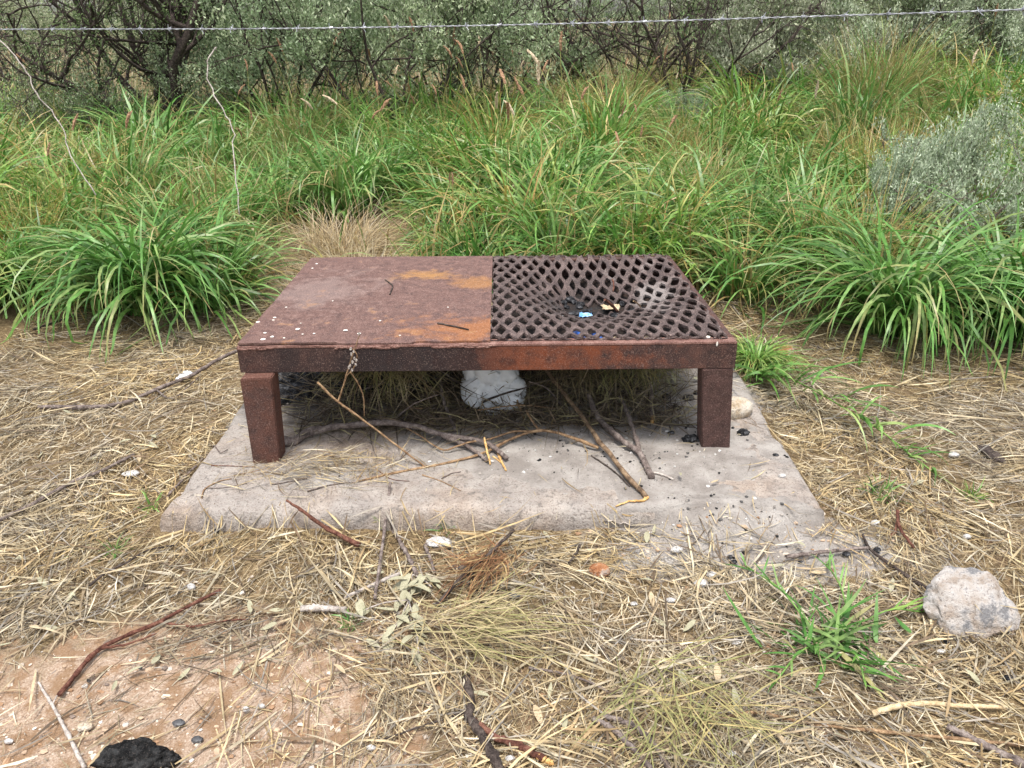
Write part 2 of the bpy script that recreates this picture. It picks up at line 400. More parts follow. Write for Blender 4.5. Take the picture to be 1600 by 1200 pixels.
# concrete slab
nu, nv = 190, 130
def slab_pt(u, v):
    a = SLAB[0]*(1-u) + SLAB[1]*u; b = SLAB[3]*(1-u) + SLAB[2]*u; return a*(1-v) + b*v
us = np.concatenate([[0, 0], np.linspace(0, .03, 8)[1:], np.linspace(.03, .97, nu)[1:-1], np.linspace(.97, 1, 8)[:-1], [1, 1]])
vs_ = np.concatenate([[0, 0], np.linspace(0, .04, 8)[1:], np.linspace(.04, .97, nv)[1:-1], np.linspace(.97, 1, 6)[:-1], [1, 1]])
V = np.zeros((len(vs_), len(us), 3))
for j, v in enumerate(vs_):
    for i, u in enumerate(us):
        V[j, i, :2] = slab_pt(u, v)
xx, yy = V[..., 0].copy(), V[..., 1].copy()
V[..., 2] = slabz(xx, yy)
wob = .035*(fbm(xx*4, yy*4, 61)-.5) + .012*(fbm(xx*22, yy*22, 71)-.5)
fall = np.exp(-edge_dist(xx, yy)/.03)
ctr = SLAB.mean(0)
V[..., 0] += wob*fall*np.sign(xx-ctr[0])*.5; V[..., 1] += wob*fall*-1.0*(yy < ctr[1])
V[..., 2] -= .034*fall*sstep(.48, .62, fbm(xx*9, yy*9, 77)) + .012*np.exp(-edge_dist(xx, yy)/.05)*fbm(xx*26, yy*26, 79)
for sl_ in ((0, slice(None)), (-1, slice(None)), (slice(None), 0), (slice(None), -1)): V[sl_][..., 2] = -.06
nx = len(us); i_ = (np.arange(len(vs_)-1)[:, None]*nx + np.arange(nx-1)[None]).ravel()
Q = np.stack([i_, i_+1, i_+nx+1, i_+nx], -1)
tag(link('concrete_slab', mesh_np('concrete_slab', V, Q), M['concrete']), 'weathered grey concrete slab with rounded edges under the rusty fire table', 'slab')

# ash
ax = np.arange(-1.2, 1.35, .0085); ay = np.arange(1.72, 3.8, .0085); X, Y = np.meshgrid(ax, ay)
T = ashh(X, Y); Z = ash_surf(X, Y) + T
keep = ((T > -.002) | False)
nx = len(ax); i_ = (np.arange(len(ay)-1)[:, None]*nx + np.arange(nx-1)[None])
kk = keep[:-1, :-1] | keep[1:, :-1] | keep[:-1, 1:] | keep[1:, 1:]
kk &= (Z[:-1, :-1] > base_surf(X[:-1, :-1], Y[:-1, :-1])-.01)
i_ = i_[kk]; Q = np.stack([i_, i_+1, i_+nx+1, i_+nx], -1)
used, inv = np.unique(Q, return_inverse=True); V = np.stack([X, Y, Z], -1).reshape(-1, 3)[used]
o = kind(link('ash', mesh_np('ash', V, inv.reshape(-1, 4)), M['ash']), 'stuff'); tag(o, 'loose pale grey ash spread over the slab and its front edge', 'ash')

# ================================================================== FIRE TABLE
ZT = .53; BH = .098
FL, FR, BR, BL = [np.array(G(*p, ZT)) for p in ((369, 542), (1153, 534.5), (1046.5, 399), (486, 405))]
def tp(u, v, z=ZT):
    p = (FL*(1-u)+FR*u)*(1-v) + (BL*(1-u)+BR*u)*v; return np.array([p[0], p[1], z])
TC = tp(.5, .5, ZS)
table = tag(empty('fire_table', TC), 'low rusty steel barbecue table, half solid plate and half sagging mesh grate', 'table')
Wt = np.linalg.norm(FR-FL); Dt = np.linalg.norm(BL-FL)
MX = float(tp(.5, 0)[0])
front_y = float(tp(.5, 0)[1]); 
q1 = tp(.62, 0); q2 = tp(.30, 0); qp = tp(.46, .12); qp2 = tp(.30, .72); qp3 = tp(.44, .62); qp4 = tp(.10, .55)
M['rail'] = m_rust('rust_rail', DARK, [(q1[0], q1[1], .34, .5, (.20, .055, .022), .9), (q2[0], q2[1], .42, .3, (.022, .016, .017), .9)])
M['leg'] = m_rust('rust_leg', [(.3, (.055, .030, .026)), (.5, (.092, .050, .043)), (.7, (.135, .074, .063))], [(FL[0]+.08, FL[1], .2, .6, (.15, .055, .032), .5)])
M['plate'] = m_rust('rust_plate', PURP, [(qp[0]+.12, qp[1], .30, .16, (.31, .115, .032), .7), (qp2[0]+.05, qp2[1], .14, .07, (.38, .19, .05), .7), (qp3[0]+.05, qp3[1], .15, .10, (.33, .15, .04), .6), (qp4[0], qp4[1], .28, .28, (.26, .20, .18), .4)], pale=.5)
M['grate'] = m_rust('rust_grate', [(.2, (.025, .018, .017)), (.5, (.078, .054, .049)), (.8, (.22, .165, .15))], [(tp(.74, .5)[0], tp(.74, .5)[1], .26, .26, (.028, .022, .021), .9), (tp(.9, .55)[0], tp(.9, .55)[1], .1, .3, (.32, .29, .27), .6)], pale=.5)
M['tray'] = m_rust('shaded_rust_tray', [(.3, (.005, .004, .004)), (.5, (.012, .009, .007)), (.7, (.035, .019, .013))], pale=.1)  # shade below the grate holes is put into the tray's near-black colour
def prism(poly, z0, z1, bev=.004, name='piece', cuts=0):
    bm = bmesh.new()
    b = [bm.verts.new((p[0]-TC[0], p[1]-TC[1], z0-TC[2])) for p in poly]
    t_ = [bm.verts.new((p[0]-TC[0], p[1]-TC[1], z1-TC[2])) for p in poly]
    n = len(poly); bm.faces.new(b[::-1]); bm.faces.new(t_)
    for i in range(n): bm.faces.new((b[i], b[(i+1) % n], t_[(i+1) % n], t_[i]))
    bmesh.ops.recalc_face_normals(bm, faces=bm.faces)
    if bev: bmesh.ops.bevel(bm, geom=list(bm.edges), offset=bev, segments=2, affect='EDGES')
    return bm_mesh(bm, name)
def quad(u0, u1, v0, v1): return [tp(u0, v0), tp(u1, v0), tp(u1, v1), tp(u0, v1)]
th_u, th_v = .008/Wt, .008/Dt; fw_u, fw_v = .05/Wt, .052/Dt
# rails are angle irons: an upright web and a top flange each (butted, not overlapping)
def angle(name, web, flange):
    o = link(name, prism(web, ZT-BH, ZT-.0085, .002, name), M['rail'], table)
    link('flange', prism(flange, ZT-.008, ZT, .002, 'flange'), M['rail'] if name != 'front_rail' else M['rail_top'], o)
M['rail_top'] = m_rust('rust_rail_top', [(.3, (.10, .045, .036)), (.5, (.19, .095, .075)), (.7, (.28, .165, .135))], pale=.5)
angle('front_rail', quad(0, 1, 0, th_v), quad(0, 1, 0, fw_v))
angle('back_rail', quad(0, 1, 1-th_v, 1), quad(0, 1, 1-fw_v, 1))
angle('side_rail', quad(0, th_u, th_v*1.1, 1-th_v*1.1), quad(0, fw_u*.7, fw_v*1.02, 1-fw_v*1.02))
angle('side_rail', quad(1-th_u, 1, th_v*1.1, 1-th_v*1.1), quad(1-fw_u*.6, 1, fw_v*1.02, 1-fw_v*1.02))
US = .508
# solid plate with a ragged rusted front edge, lying on the flanges
bm = bmesh.new(); nu_, nv_ = 70, 40; gridv = {}
for lay in (0, 1):
    for j in range(nv_+1):
        for i in range(nu_+1):
            u = .003 + (US-.003)*i/nu_; v = .006 + (.992-.006)*j/nv_
            if j == 0: v += .006*(vnoise(u*60, 0., 3)-.3) + (.008 if u > .35 else 0)
            p = tp(u, v); z = ZT + .001 + .009*lay + .003*(vnoise(u*9, v*7, 5)-.5)*1
            if j == 0 and lay: z -= .002
            if u < .2 and j < 3: z += .004*(1-j/3)
            gridv[lay, i, j] = bm.verts.new((p[0]-TC[0], p[1]-TC[1], z-TC[2]))
for j in range(nv_):
    for i in range(nu_):
        bm.faces.new([gridv[1, i, j], gridv[1, i+1, j], gridv[1, i+1, j+1], gridv[1, i, j+1]])
        bm.faces.new([gridv[0, i, j], gridv[0, i, j+1], gridv[0, i+1, j+1], gridv[0, i+1, j]])
for i in range(nu_):
    bm.faces.new([gridv[0, i, 0], gridv[0, i+1, 0], gridv[1, i+1, 0], gridv[1, i, 0]]); bm.faces.new([gridv[0, i+1, nv_], gridv[0, i, nv_], gridv[1, i, nv_], gridv[1, i+1, nv_]])
for j in range(nv_):
    bm.faces.new([gridv[0, 0, j+1], gridv[0, 0, j], gridv[1, 0, j], gridv[1, 0, j+1]]); bm.faces.new([gridv[0, nu_, j], gridv[0, nu_, j+1], gridv[1, nu_, j+1], gridv[1, nu_, j]])
o = link('hot_plate', bm_mesh(bm, 'hot_plate'), M['plate'], table); o['label'] = 'solid rusty steel plate with orange rust patches'
# weld / corroded lumps along the top of the front rail
bm = bmesh.new()
for u0, u1 in ((.005, .075), (.2, .33), (.40, .52)):
    n = int((u1-u0)/.006)
    for k in range(n):
        u = u0+(u1-u0)*k/n; p = tp(u, -.001)
        mt = Matrix.Translation((p[0]-TC[0], p[1]-TC[1]+.002, ZT-.008-TC[2]+random.uniform(-.003, .004))) @ Matrix.Diagonal((random.uniform(.008, .022), .0045, random.uniform(.003, .007), 1))
        bmesh.ops.create_icosphere(bm, subdivisions=1, radius=1, matrix=mt)
link('weld_bead', bm_mesh(bm, 'weld_bead', True), M['rail_top'], table)
# legs: square tubes with rounded corners
ZB = ZT-BH
def leg(bpx, tpx, vtop, wl):
    a0, a1 = [G(*p, ZS) for p in bpx]; t0, t1 = [G(*p, ZB) for p in tpx]
    bm = bmesh.new(); wid = .085
    vb = [Vector((a0.x, a0.y, ZS-.02)), Vector((a1.x, a1.y, ZS-.02)), Vector((a1.x, a1.y+wid, ZS-.02)), Vector((a0.x, a0.y+wid, ZS-.02))]
    vt = [Vector((t0.x, t0.y, ZB-.001)), Vector((t1.x, t1.y, ZB-.001)), Vector((t1.x, t1.y+wid, ZB-.001)), Vector((t0.x, t0.y+wid, ZB-.001))]
    tc = Vector(TC); b = [bm.verts.new(v-tc) for v in vb]; t_ = [bm.verts.new(v-tc) for v in vt]
    bm.faces.new(b[::-1]); bm.faces.new(t_)
    for i in range(4): bm.faces.new((b[i], b[(i+1) % 4], t_[(i+1) % 4], t_[i]))
    bmesh.ops.recalc_face_normals(bm, faces=bm.faces)
    bmesh.ops.bevel(bm, geom=list(bm.edges), offset=.0035, segments=2, affect='EDGES')
    return link('leg', bm_mesh(bm, 'leg'), M['leg'], table)
leg(((395.5, 725), (437, 722)), ((374.5, 592.5), (424, 590)), 0, 0)
leg(((1097, 703), (1141, 700)), ((1098, 577), (1146, 575.5)), 0, 0)
for u in (.012, 1-.012-.085/Wt):
    pl = quad(u, u+.085/Wt, .92, .92+.085/Dt*.85); link('leg', prism(pl, ZS-.02, ZB-.001, .006, 'leg'), M['leg'], table)
# expanded-metal grate: rhombic holes, sagging into a burnt-out pit
SW, LW = .0535, .150
U0, U1, V0, V1 = US+.001, 1-.016, .026, .985
gw, gd = (U1-U0)*Wt, (V1-V0)*Dt
pit = G(940, 452, ZT)
def uvw(a, b): return U0+a/Wt, V0+b/Dt
def to_ab(P):                                # inverse of the table's bilinear map
    u, v = .7, .5
    for k in range(20):
        p = tp(u, v); du = (tp(u+1e-4, v)-p)/1e-4; dv = (tp(u, v+1e-4)-p)/1e-4
        A = np.array([[du[0], dv[0]], [du[1], dv[1]]]); r = np.array([P[0]-p[0], P[1]-p[1]]); s = np.linalg.solve(A, r); u += s[0]; v += s[1]
    return (u-U0)*Wt, (v-V0)*Dt
pa, pb = to_ab(pit)
def dent(a, b):
    da, db = a-pa, b-pb
    ra = .25 if da < 0 else .29; rb = .36 if db > 0 else .27
    d2 = (da/ra)**2 + (db/rb)**2
    z = -.085*math.exp(-d2**1.3*.8)
    z += -.05*math.exp(-(((a-pa+.12)/.05)**2 + ((b-pb-.05)/.16)**2))
    z += .010*math.sin(a*9+1)*math.exp(-((b-.3)/.4)**2) - .012*math.exp(-(((a-.25)/.12)**2+((b-.75)/.2)**2))
    ed = min(a, gw-a, b, gd-b); return z*min(1, max(0, ed)/.06)
bm = bmesh.new(); vd = {}
def gv(a, b, dz=0):
    key = (round(a, 4), round(b, 4), round(dz, 4))
    if key not in vd:
        aa, bb = min(max(a, 0), gw), min(max(b, 0), gd)
        u, v = uvw(aa, bb); p = tp(u, v)
        vd[key] = bm.verts.new((p[0]-TC[0]+.0026*math.sin(aa*300+bb*170), p[1]-TC[1]+.002*math.sin(bb*90+aa*210), ZT+.004+dz+dent(aa, bb)+.0035*math.sin(aa*61+bb*47)*math.sin(aa*23-bb*39)-TC[2]))
    return vd[key]
nr = int(gd/(LW/2))+2; nc = int(gw/SW)+2
for j in range(nr):
    for i in range(-1, nc):
        ca = (i + (.5 if j % 2 else 0))*SW + .01; cb = j*LW/2 - .005
        if ca < -.01 or ca > gw+.01 or cb < -.02 or cb > gd+.02: continue
        hx = (ca-pa+.01)/.135; hy = (cb-pb+.02)/.085
        if hx*hx + hy*hy < 1.0: continue                      # burnt-through hole
        ha, hb = SW/2, LW/2
        outer = [(-ha, 0), (-ha/2, -hb/2), (0, -hb), (ha/2, -hb/2), (ha, 0), (ha/2, hb/2), (0, hb), (-ha/2, hb/2)]
        k = .55 + .07*math.sin(i*3.1+j*1.7); ia, ib = ha*k*1.12, hb*k
        inner = [(-ia, 0), (-ia*.72, -ib*.52), (-ia*.0, -ib), (ia*.72, -ib*.52), (ia, 0), (ia*.72, ib*.52), (0, ib), (-ia*.72, ib*.52)]
        O = [gv(ca+a, cb+b) for a, b in outer]; I = [gv(ca+a, cb+b, +.0005*b/ib) for a, b in inner]
        for q in range(8):
            q2_ = (q+1) % 8
            try: bm.faces.new((O[q], O[q2_], I[q2_], I[q]))
            except ValueError: pass
bmesh.ops.recalc_face_normals(bm, faces=bm.faces)
bmesh.ops.dissolve_degenerate(bm, dist=1e-5, edges=bm.edges)
me = bm_mesh(bm, 'mesh_grate'); o = link('mesh_grate', me, M['grate'], table); o['label'] = 'expanded steel mesh sagging into a burnt-out hole'
sm = o.modifiers.new('thick', 'SOLIDIFY'); sm.thickness = .009; sm.offset = -1
# tray under the grate
tr = link('ash_tray', prism(quad(US, 1-th_u*1.5, th_v*1.5, 1-th_v*1.5), ZB+.003, ZB+.007, 0, 'ash_tray'), M['tray'], table)

# debris on and in the table
def frag(name, label, cat, loc, dims, m, group=None, seed=0, amp=.35, sub=2, rot=0, parent=None, flat=0, freq=1.6):
    bm = bmesh.new(); bmesh.ops.create_icosphere(bm, subdivisions=sub, radius=1)
    if m in (M['charcoal'], M['burnt']): freq = 2.6; amp = max(amp, .5)
    off = Vector((seed*3.7, seed*1.3, seed*7.1))
    for v in bm.verts:
        d = v.co.normalized(); n = mnoise.noise(d*freq+off)*.6 + mnoise.noise(d*freq*2.3+off)*.3 + (mnoise.noise(d*freq*6+off)*.12 if sub > 2 else 0)
        c = mnoise.cell(d*1.1+off)*.2 if amp > .3 else 0
        q = d*(1+amp*(n+c*.5)); q.z = max(q.z, -.55) if flat else q.z
        v.co = Vector((q.x*dims[0], q.y*dims[1], q.z*dims[2]))
    me = bm_mesh(bm, name, sub > 2); o = link(name, me, m, parent, loc); o.rotation_euler = (0, 0, rot)
    if label: tag(o, label, cat, group)
    return o
for k, (px, py, s) in enumerate([(495, 412, .008), (488, 419, .007), (447, 480, .006), (429, 496, .008), (427, 500, .006), (403, 503, .009), (465, 514, .011), (414, 520, .008), (411, 530, .012), (425, 526, .009), (444, 528, .006), (473, 522, .005), (491, 521, .006), (540, 516, .010), (561, 521, .009), (625, 524, .005), (594, 501, .006), (470, 505, .004), (520, 470, .004), (700, 480, .004)]):
    p = G(px, py, ZT+.0115); frag('dropping_spot', None, None, Vector(p)-Vector(TC), (s*.75, s*.8, .0015), M['dropping'], seed=k, amp=.5, sub=2, rot=k, parent=table)
for px, py, s in ((1121, 510, .009), (1105, 526, .011), (1100, 521, .006)):
    p = G(px, py, ZT+.002); frag('dropping_spot', None, None, Vector(p)-Vector(TC), (s, s*1.2, .002), M['dropping'], seed=px, amp=.5, parent=table)
p = PY(1120.5, 537.5, float(tp(.95, 0)[1])-.002); frag('paint_mark', None, None, Vector(p)-Vector(TC), (.0035, .0015, .009), M['dropping'], seed=3, amp=.1, parent=table)

# ================================================================== STICKS
def stick(label, pts, r0, r1, m, name='stick', group=None, lift=None, forks=(), tip=None, n=26, seed=1, sides=7, cat='stick', world=False, surface=None, wob=1.0):
    rr = random.Random(seed)
    def path(pts, lift, r_):
        P = []
        for k, p in enumerate(pts):
            if world: P.append(Vector(p))
            elif surface is not None: P.append(G(p[0], p[1], surface+r_+(lift[k] if lift else 0)))
            else:
                l = lift[k] if lift else 0
                b = S(*p); P.append(G(p[0], p[1], b.z+r_*.8+l+(.013 if b.z < ZS-.03 else 0)))
        return P
    def build(pts, lift, a, b, nm, sd):
        P = spline(path(pts, lift, a), n)
        for k in range(1, n-1):
            P[k] += Vector((rr.gauss(0, 1), rr.gauss(0, 1), rr.gauss(0, .4)))*a*.16*wob
        if not world and surface is None and not lift:
            for p in P:
                z = float(surf(np.array([p.x]), np.array([p.y]))[0]); p.z = max(p.z, z+.5*a)
        R = [a+(b-a)*(k/(n-1)) for k in range(n)]
        R = [x*(1+.10*rr.uniform(-1, 1)+(.25 if rr.random() < .08 else 0)) for x in R]
        return P, R
    P, R = build(pts, lift, r0, r1, 'main', seed)
    base = P[0].copy()
    o = link(name, tube_mesh(name, [p-base for p in P], R, sides, .10, seed), m, None, base)
    tag(o, label, cat, group)
    for q, f in enumerate(forks):
        fp, fl, fa, fb = f if len(f) == 4 else (f[0], None, f[1], f[2])
        P2, R2 = build(fp, fl, fa, fb, 'fork', seed+q+1)
        if not world:                        # start the fork on the stick itself
            c = min(P, key=lambda v: (v-P2[0]).length); d = c-P2[0]
            for k in range(n): P2[k] = P2[k] + d*max(0, 1-k/(n*.4))
        link('side_twig', tube_mesh('side_twig', [p-base for p in P2], R2, sides, .10, seed+q), m, o)
    if tip:
        tpts, ra, rb = tip
        P3, R3 = build(tpts, None, ra, rb, 'tip', seed+9); link('splintered_end', tube_mesh('splintered_end', [p-base for p in P3], R3, 6, .3, seed+5), M['splint'], o)
    return o
# --- on the slab, under the table
stick('thick curved grey-brown branch arching across the slab beside the front table leg', [(437, 690), (458, 690), (480, 676), (530, 666), (590, 660), (650, 666), (705, 682), (755, 690), (792, 716)], .017, .008, M['bark_grey'], 'branch', cat='branch', lift=[0, .0, .01, .02, .03, .03, .02, .01, 0], forks=[([(705, 682), (735, 700), (762, 720)], [.01, .01, 0], .010, .006)], seed=3, tip=([(778, 706), (784, 722), (791, 735)], .006, .003))
stick('tan forked twig stretched over the slab with a raised elbow', [(560, 752), (620, 738), (690, 725), (755, 708), (800, 685), (838, 673), (870, 676), (905, 688), (935, 700)], .004, .0065, M['bark_tan'], 'twig', cat='twig', lift=[0, 0, 0, .01, .02, .03, .03, .02, .01], forks=[([(838, 673), (830, 655), (822, 642)], [.03, .05, .06], .0045, .004), ([(822, 642), (795, 655), (760, 680), (715, 697), (690, 702), (655, 680), (622, 662)], [.06, .05, .03, .02, .01, .02, .03], .0045, .0025)], seed=4)
stick('rough brown branch with peeled pale splintered end on slab front', [(848, 568), (885, 620), (908, 648), (930, 682), (950, 706), (980, 744), (1010, 777)], .0085, .0095, M['bark_brown'], 'branch', cat='branch', lift=[.12, .07, .05, .03, .02, .01, .0], tip=([(1012, 777), (1003, 782), (985, 783), (962, 792)], .006, .002), seed=5)
stick('smooth grey forked branch on ash in front of needle tuft', [(920, 618), (932, 648), (950, 668), (975, 690), (998, 706), (1010, 728), (1018, 746)], .010, .012, M['bark_grey'], 'branch', cat='branch', lift=[.06, .04, .03, .02, .01, .0, 0], forks=[([(998, 706), (990, 672), (978, 640), (968, 618)], [.01, .03, .05, .06], .009, .006)], seed=6)
stick('short grey branch stub with bright orange broken end under grate', [(1016, 602), (1017, 628), (1019, 650)], .012, .011, M['bark_grey'], 'branch', cat='branch', lift=[.06, .03, .01], n=10, tip=([(1019, 648), (1019, 655), (1020, 661)], .013, .006), seed=7)
stick('thin brown stick leaning down beside the white padded plastic', [(688, 592), (692, 622), (703, 652), (712, 674)], .006, .007, M['bark_grey'], 'stick', lift=[.10, .06, .02, 0], seed=8)
stick('thin dark stick lying in shade behind curved branch', [(640, 628), (668, 636), (694, 642)], .006, .005, M['bark_grey'], 'stick', lift=[.02, .01, 0], seed=9)
stick('thin twig lying beside the pale splintered branch', [(924, 712), (948, 728), (966, 742), (984, 760)], .003, .003, M['bark_dark'], 'twig', cat='twig', seed=10)
stick('flat pale wood chip beside grey forked branch tip', [(1021, 738), (1036, 742), (1052, 749)], .005, .004, M['bark_pale'], 'wood_chip', cat='wood chip', seed=11)
stick('yellow split wood sliver standing across the curved branch', [(757, 684), (761, 704), (766, 726)], .0042, .0035, M['splint'], 'wood_sliver', cat='wood chip', lift=[.035, .03, .0], n=8, seed=12)
stick('short yellow wood sliver beside the standing one', [(770, 713), (776, 717), (783, 723)], .0035, .002, M['splint'], 'wood_sliver', cat='wood chip', n=8, seed=13)
for k, (a, b, r_, lab) in enumerate([((425, 632), (640, 618), .045, 'thick added black log deepening the shade beside the table leg'), ((430, 610), (600, 600), .05, 'added black log behind the thick one, deepening the shade under plate'), ((640, 612), (720, 604), .035, 'added black log end deepening the shade beside white plastic')]):  # logs added as a black mass to darken the shaded slab
    P0, P1 = S(*a), S(*b); P0.z += r_*.8; P1.z += r_*.8
    stick(lab, [P0, P0.lerp(P1, .5)+Vector((0, .02, .012)), P1], r_, r_*.85, M['charcoal'], 'black_log', cat='log', world=True, n=18, sides=10, seed=300+k)
# twig leaning in front of the rail with dry flower stalks
yf = float(FL[1])-.03
b0 = S(664, 729)
stick('slender dry twig with withered flower stalk rising in front of the rail', [b0, PY(612, 690, b0.y+.03), PY(570, 658, b0.y+.04), PY(525, 625, b0.y+.05), PY(496, 597, b0.y+.05)], .0036, .0045, M['bark_tan'], 'dry_twig', cat='twig', world=True, seed=14,
      forks=[([PY(528, 628, b0.y+.05), PY(538, 598, yf), PY(543, 580, yf), PY(549, 560, yf-.01), PY(556, 540, yf-.01), PY(562, 522, yf-.01)], None, .0035, .0016),
             ([PY(548, 582, yf-.01), PY(560, 600, yf+.01), PY(568, 622, b0.y+.06), PY(569, 650, b0.y+.07)], None, .0025, .002),
             ([PY(541, 588, yf), PY(553, 574, yf), PY(558, 556, yf-.01), PY(551, 545, yf-.01)], None, .0022, .0014)])
dt = bpy.data.objects['dry_twig']
for k, (px, py) in enumerate([(547, 571), (551, 566), (545, 574), (554, 560), (549, 553), (553, 549), (557, 563), (548, 545), (561, 521), (550, 578), (556, 570)]):
    p = PY(px, py, yf-.012); frag('withered_flower', None, None, p-dt.location, (.0035, .0032, .006), M['bark_pale'], seed=k+60, amp=1.2, sub=2, rot=k, parent=dt, freq=3)
for k, (pts, r) in enumerate([([(480, 768), (520, 757), (565, 752)], .0035), ([(315, 778), (320, 764), (342, 752), (362, 748)], .0035), ([(320, 762), (350, 762), (386, 755)], .0025), ([(330, 727), (360, 728), (400, 730)], .0025), ([(690, 748), (705, 740), (720, 737)], .003), ([(660, 742), (690, 752), (720, 767)], .0028), ([(335, 712), (345, 708), (356, 702)], .003), ([(585, 730), (610, 748), (640, 752)], .0022), ([(425, 757), (455, 752), (480, 748)], .0028), ([(365, 743), (390, 738), (415, 732)], .002)]):
    stick(['dark broken twig lying flat on the slab front', 'curled dark twig on the bare slab corner', 'thin twig crossing the curled one on slab corner', 'thin reddish twig lying at the foot of table leg', 'small twig bit on the pale slab middle', 'fine dark twig pointing at the slab front edge', 'tiny twig left of the table leg on slab', 'fine twig among ash under the curved branch', 'thin twig among ash beside the table leg', 'fine twig between leg and slab front'][k], pts, r*.85, r*.5, M[['bark_grey', 'bark_tan', 'bark_grey', 'bark_red'][k % 4]], 'twig', cat='twig', n=12, seed=30+k, sides=5)
# --- on the ground
GS = [
 ('reddish stick with pale tapering tip leaning onto slab edge', [(448, 782), (475, 800), (505, 822), (535, 838), (562, 852)], .004, .0095, 'bark_red', [], [.03, .05, .03, .01, 0]),
 ('thin straight grey stick propped on the slab front', [(610, 754), (604, 800), (598, 850), (586, 936)], .0045, .0055, 'bark_grey', [], [.02, .03, .02, 0]),
 ('dark forked stick crossing over the orange needle tuft', [(803, 828), (765, 865), (742, 884), (712, 912), (680, 948)], .005, .006, 'bark_dark', [([(724, 897), (748, 930), (774, 974)], .005, .003), ([(756, 942), (780, 922), (806, 908)], .003, .002)], [.01, .03, .03, .02, 0]),
 ('short brown stick leaning beside dark forked stick', [(612, 826), (632, 858), (652, 900)], .006, .007, 'bark_grey', [], None),
 ('stubby stick next to the flat white stone', [(664, 852), (672, 872), (680, 896)], .006, .004, 'bark_grey', [], None),
 ('pale stick with cut end lying on straw', [(538, 934), (580, 915), (624, 896)], .005, .006, 'bark_pale', [], None),
 ('long dark red forked twig lying on bare sand', [(345, 922), (300, 944), (245, 974), (200, 992), (150, 1018), (122, 1050), (92, 1086)], .005, .0065, 'bark_red', [([(250, 973), (300, 979), (350, 970), (395, 968)], .004, .002), ([(160, 1015), (200, 1006), (245, 990)], .004, .002), ([(305, 942), (290, 957)], .003, .002)], None),
 ('long brown stick half buried in straw left of slab', [(-20, 822), (50, 788), (110, 755), (160, 735), (210, 710)], .008, .006, 'bark_grey', [], None),
 ('long stick lying in straw towards table corner', [(60, 636), (150, 636), (205, 626), (250, 606), (300, 586), (340, 562), (372, 548)], .009, .009, 'bark_grey', [([(240, 612), (270, 622), (310, 590)], .004, .003)], [0, 0, 0, .01, .02, .03, .03]),
 ('weathered grey twig beside the black burnt lump', [(60, 1066), (85, 1108), (105, 1145), (132, 1200)], .003, .0055, 'bark_pale', [([(82, 1100), (90, 1085)], .002, .0015)], None),
 ('black knobbly stick end poking from straw in front', [(728, 1058), (736, 1098), (733, 1118), (752, 1146), (768, 1180), (790, 1225)], .010, .013, 'bark_dark', [], None),
 ('reddish bark stick with orange split end', [(742, 1128), (775, 1152), (810, 1164), (850, 1186)], .009, .009, 'bark_red', [], None),
 ('purple-brown twig of a pair beside green needle bundle', [(926, 1122), (958, 1140), (985, 1165), (1030, 1215)], .007, .007, 'bark_grey', [], None),
 ('second purple-brown twig of the pair touching the needles', [(942, 1118), (975, 1128), (1010, 1150), (1055, 1215)], .007, .007, 'bark_grey', [], None),
 ('grey twig lying on ash between slab and green tuft', [(1228, 870), (1290, 862), (1356, 856)], .007, .005, 'bark_grey', [], None),
 ('dark twig reaching down to the big pale stone', [(1348, 836), (1360, 858), (1400, 888), (1440, 915), (1464, 928)], .004, .007, 'bark_dark', [], None),
 ('small forked twig standing in straw right of slab', [(1402, 798), (1406, 825), (1428, 856)], .006, .005, 'bark_red', [([(1407, 824), (1398, 832), (1390, 838)], .005, .004)], [.03, .02, 0]),
 ('long thin tan twig trailing across the straw in front', [(1092, 1134), (1140, 1120), (1185, 1113), (1240, 1126), (1310, 1136), (1400, 1145), (1480, 1153), (1610, 1166)], .0035, .0045, 'bark_tan', [], None),
 ('thick brown stick partly under straw below tan twig', [(1480, 1135), (1530, 1160), (1620, 1205)], .008, .010, 'bark_grey', [], None),
 ('thin dark twig lying above long red forked twig', [(272, 852), (230, 860), (200, 878), (165, 895), (140, 915)], .0028, .004, 'bark_dark', [], None),
 ('fine brown twig lying among straw beside needle bundle', [(826, 1043), (890, 1055), (940, 1075), (975, 1100)], .0035, .003, 'bark_grey', [], None),
 ('fine twig lying from burnt stick toward sand', [(728, 1112), (680, 1128), (600, 1155)], .0035, .002, 'bark_dark', [], None),
 ('short dark twig in litter beside orange stone', [(906, 852), (898, 868), (888, 880)], .004, .003, 'bark_dark', [], None),
 ('brown stick lying along left slab edge', [(262, 775), (285, 750), (318, 716)], .005, .004, 'bark_grey', [], None),
 ('dark stick under drooping left tussock', [(52, 515), (90, 502), (118, 492)], .007, .005, 'bark_dark', [], None),
]
for k, (lab, pts, a, b, m_, fk, lf) in enumerate(GS):
    stick(lab, pts, a, b, M[m_], 'stick' if max(a, b) > .0045 else 'twig', cat='stick' if max(a, b) > .0045 else 'twig', forks=fk, lift=lf, seed=100+k,
          tip=([(842, 1182), (856, 1190), (864, 1193)], .009, .004) if 'orange split' in lab else None)
o = stick('pale peeled split of wood lying on straw before the tuft', [(1362, 1116), (1400, 1103), (1450, 1099), (1510, 1103), (1570, 1106)], .008, .005, M['pale_split'], 'split_wood', cat='wood', seed=140)
o = stick('flat strip of grey bark lying on the sand', [(470, 951), (505, 950), (540, 953)], .010, .009, M['bark_pale'], 'bark_strip', cat='bark', seed=141)
stick('dark bent twig lying on the orange rust patch of plate', [(602, 437), (613, 446), (612, 452), (609, 460)], .003, .003, M['bark_dark'], 'twig', cat='twig', surface=ZT+.0095, n=12, seed=150)
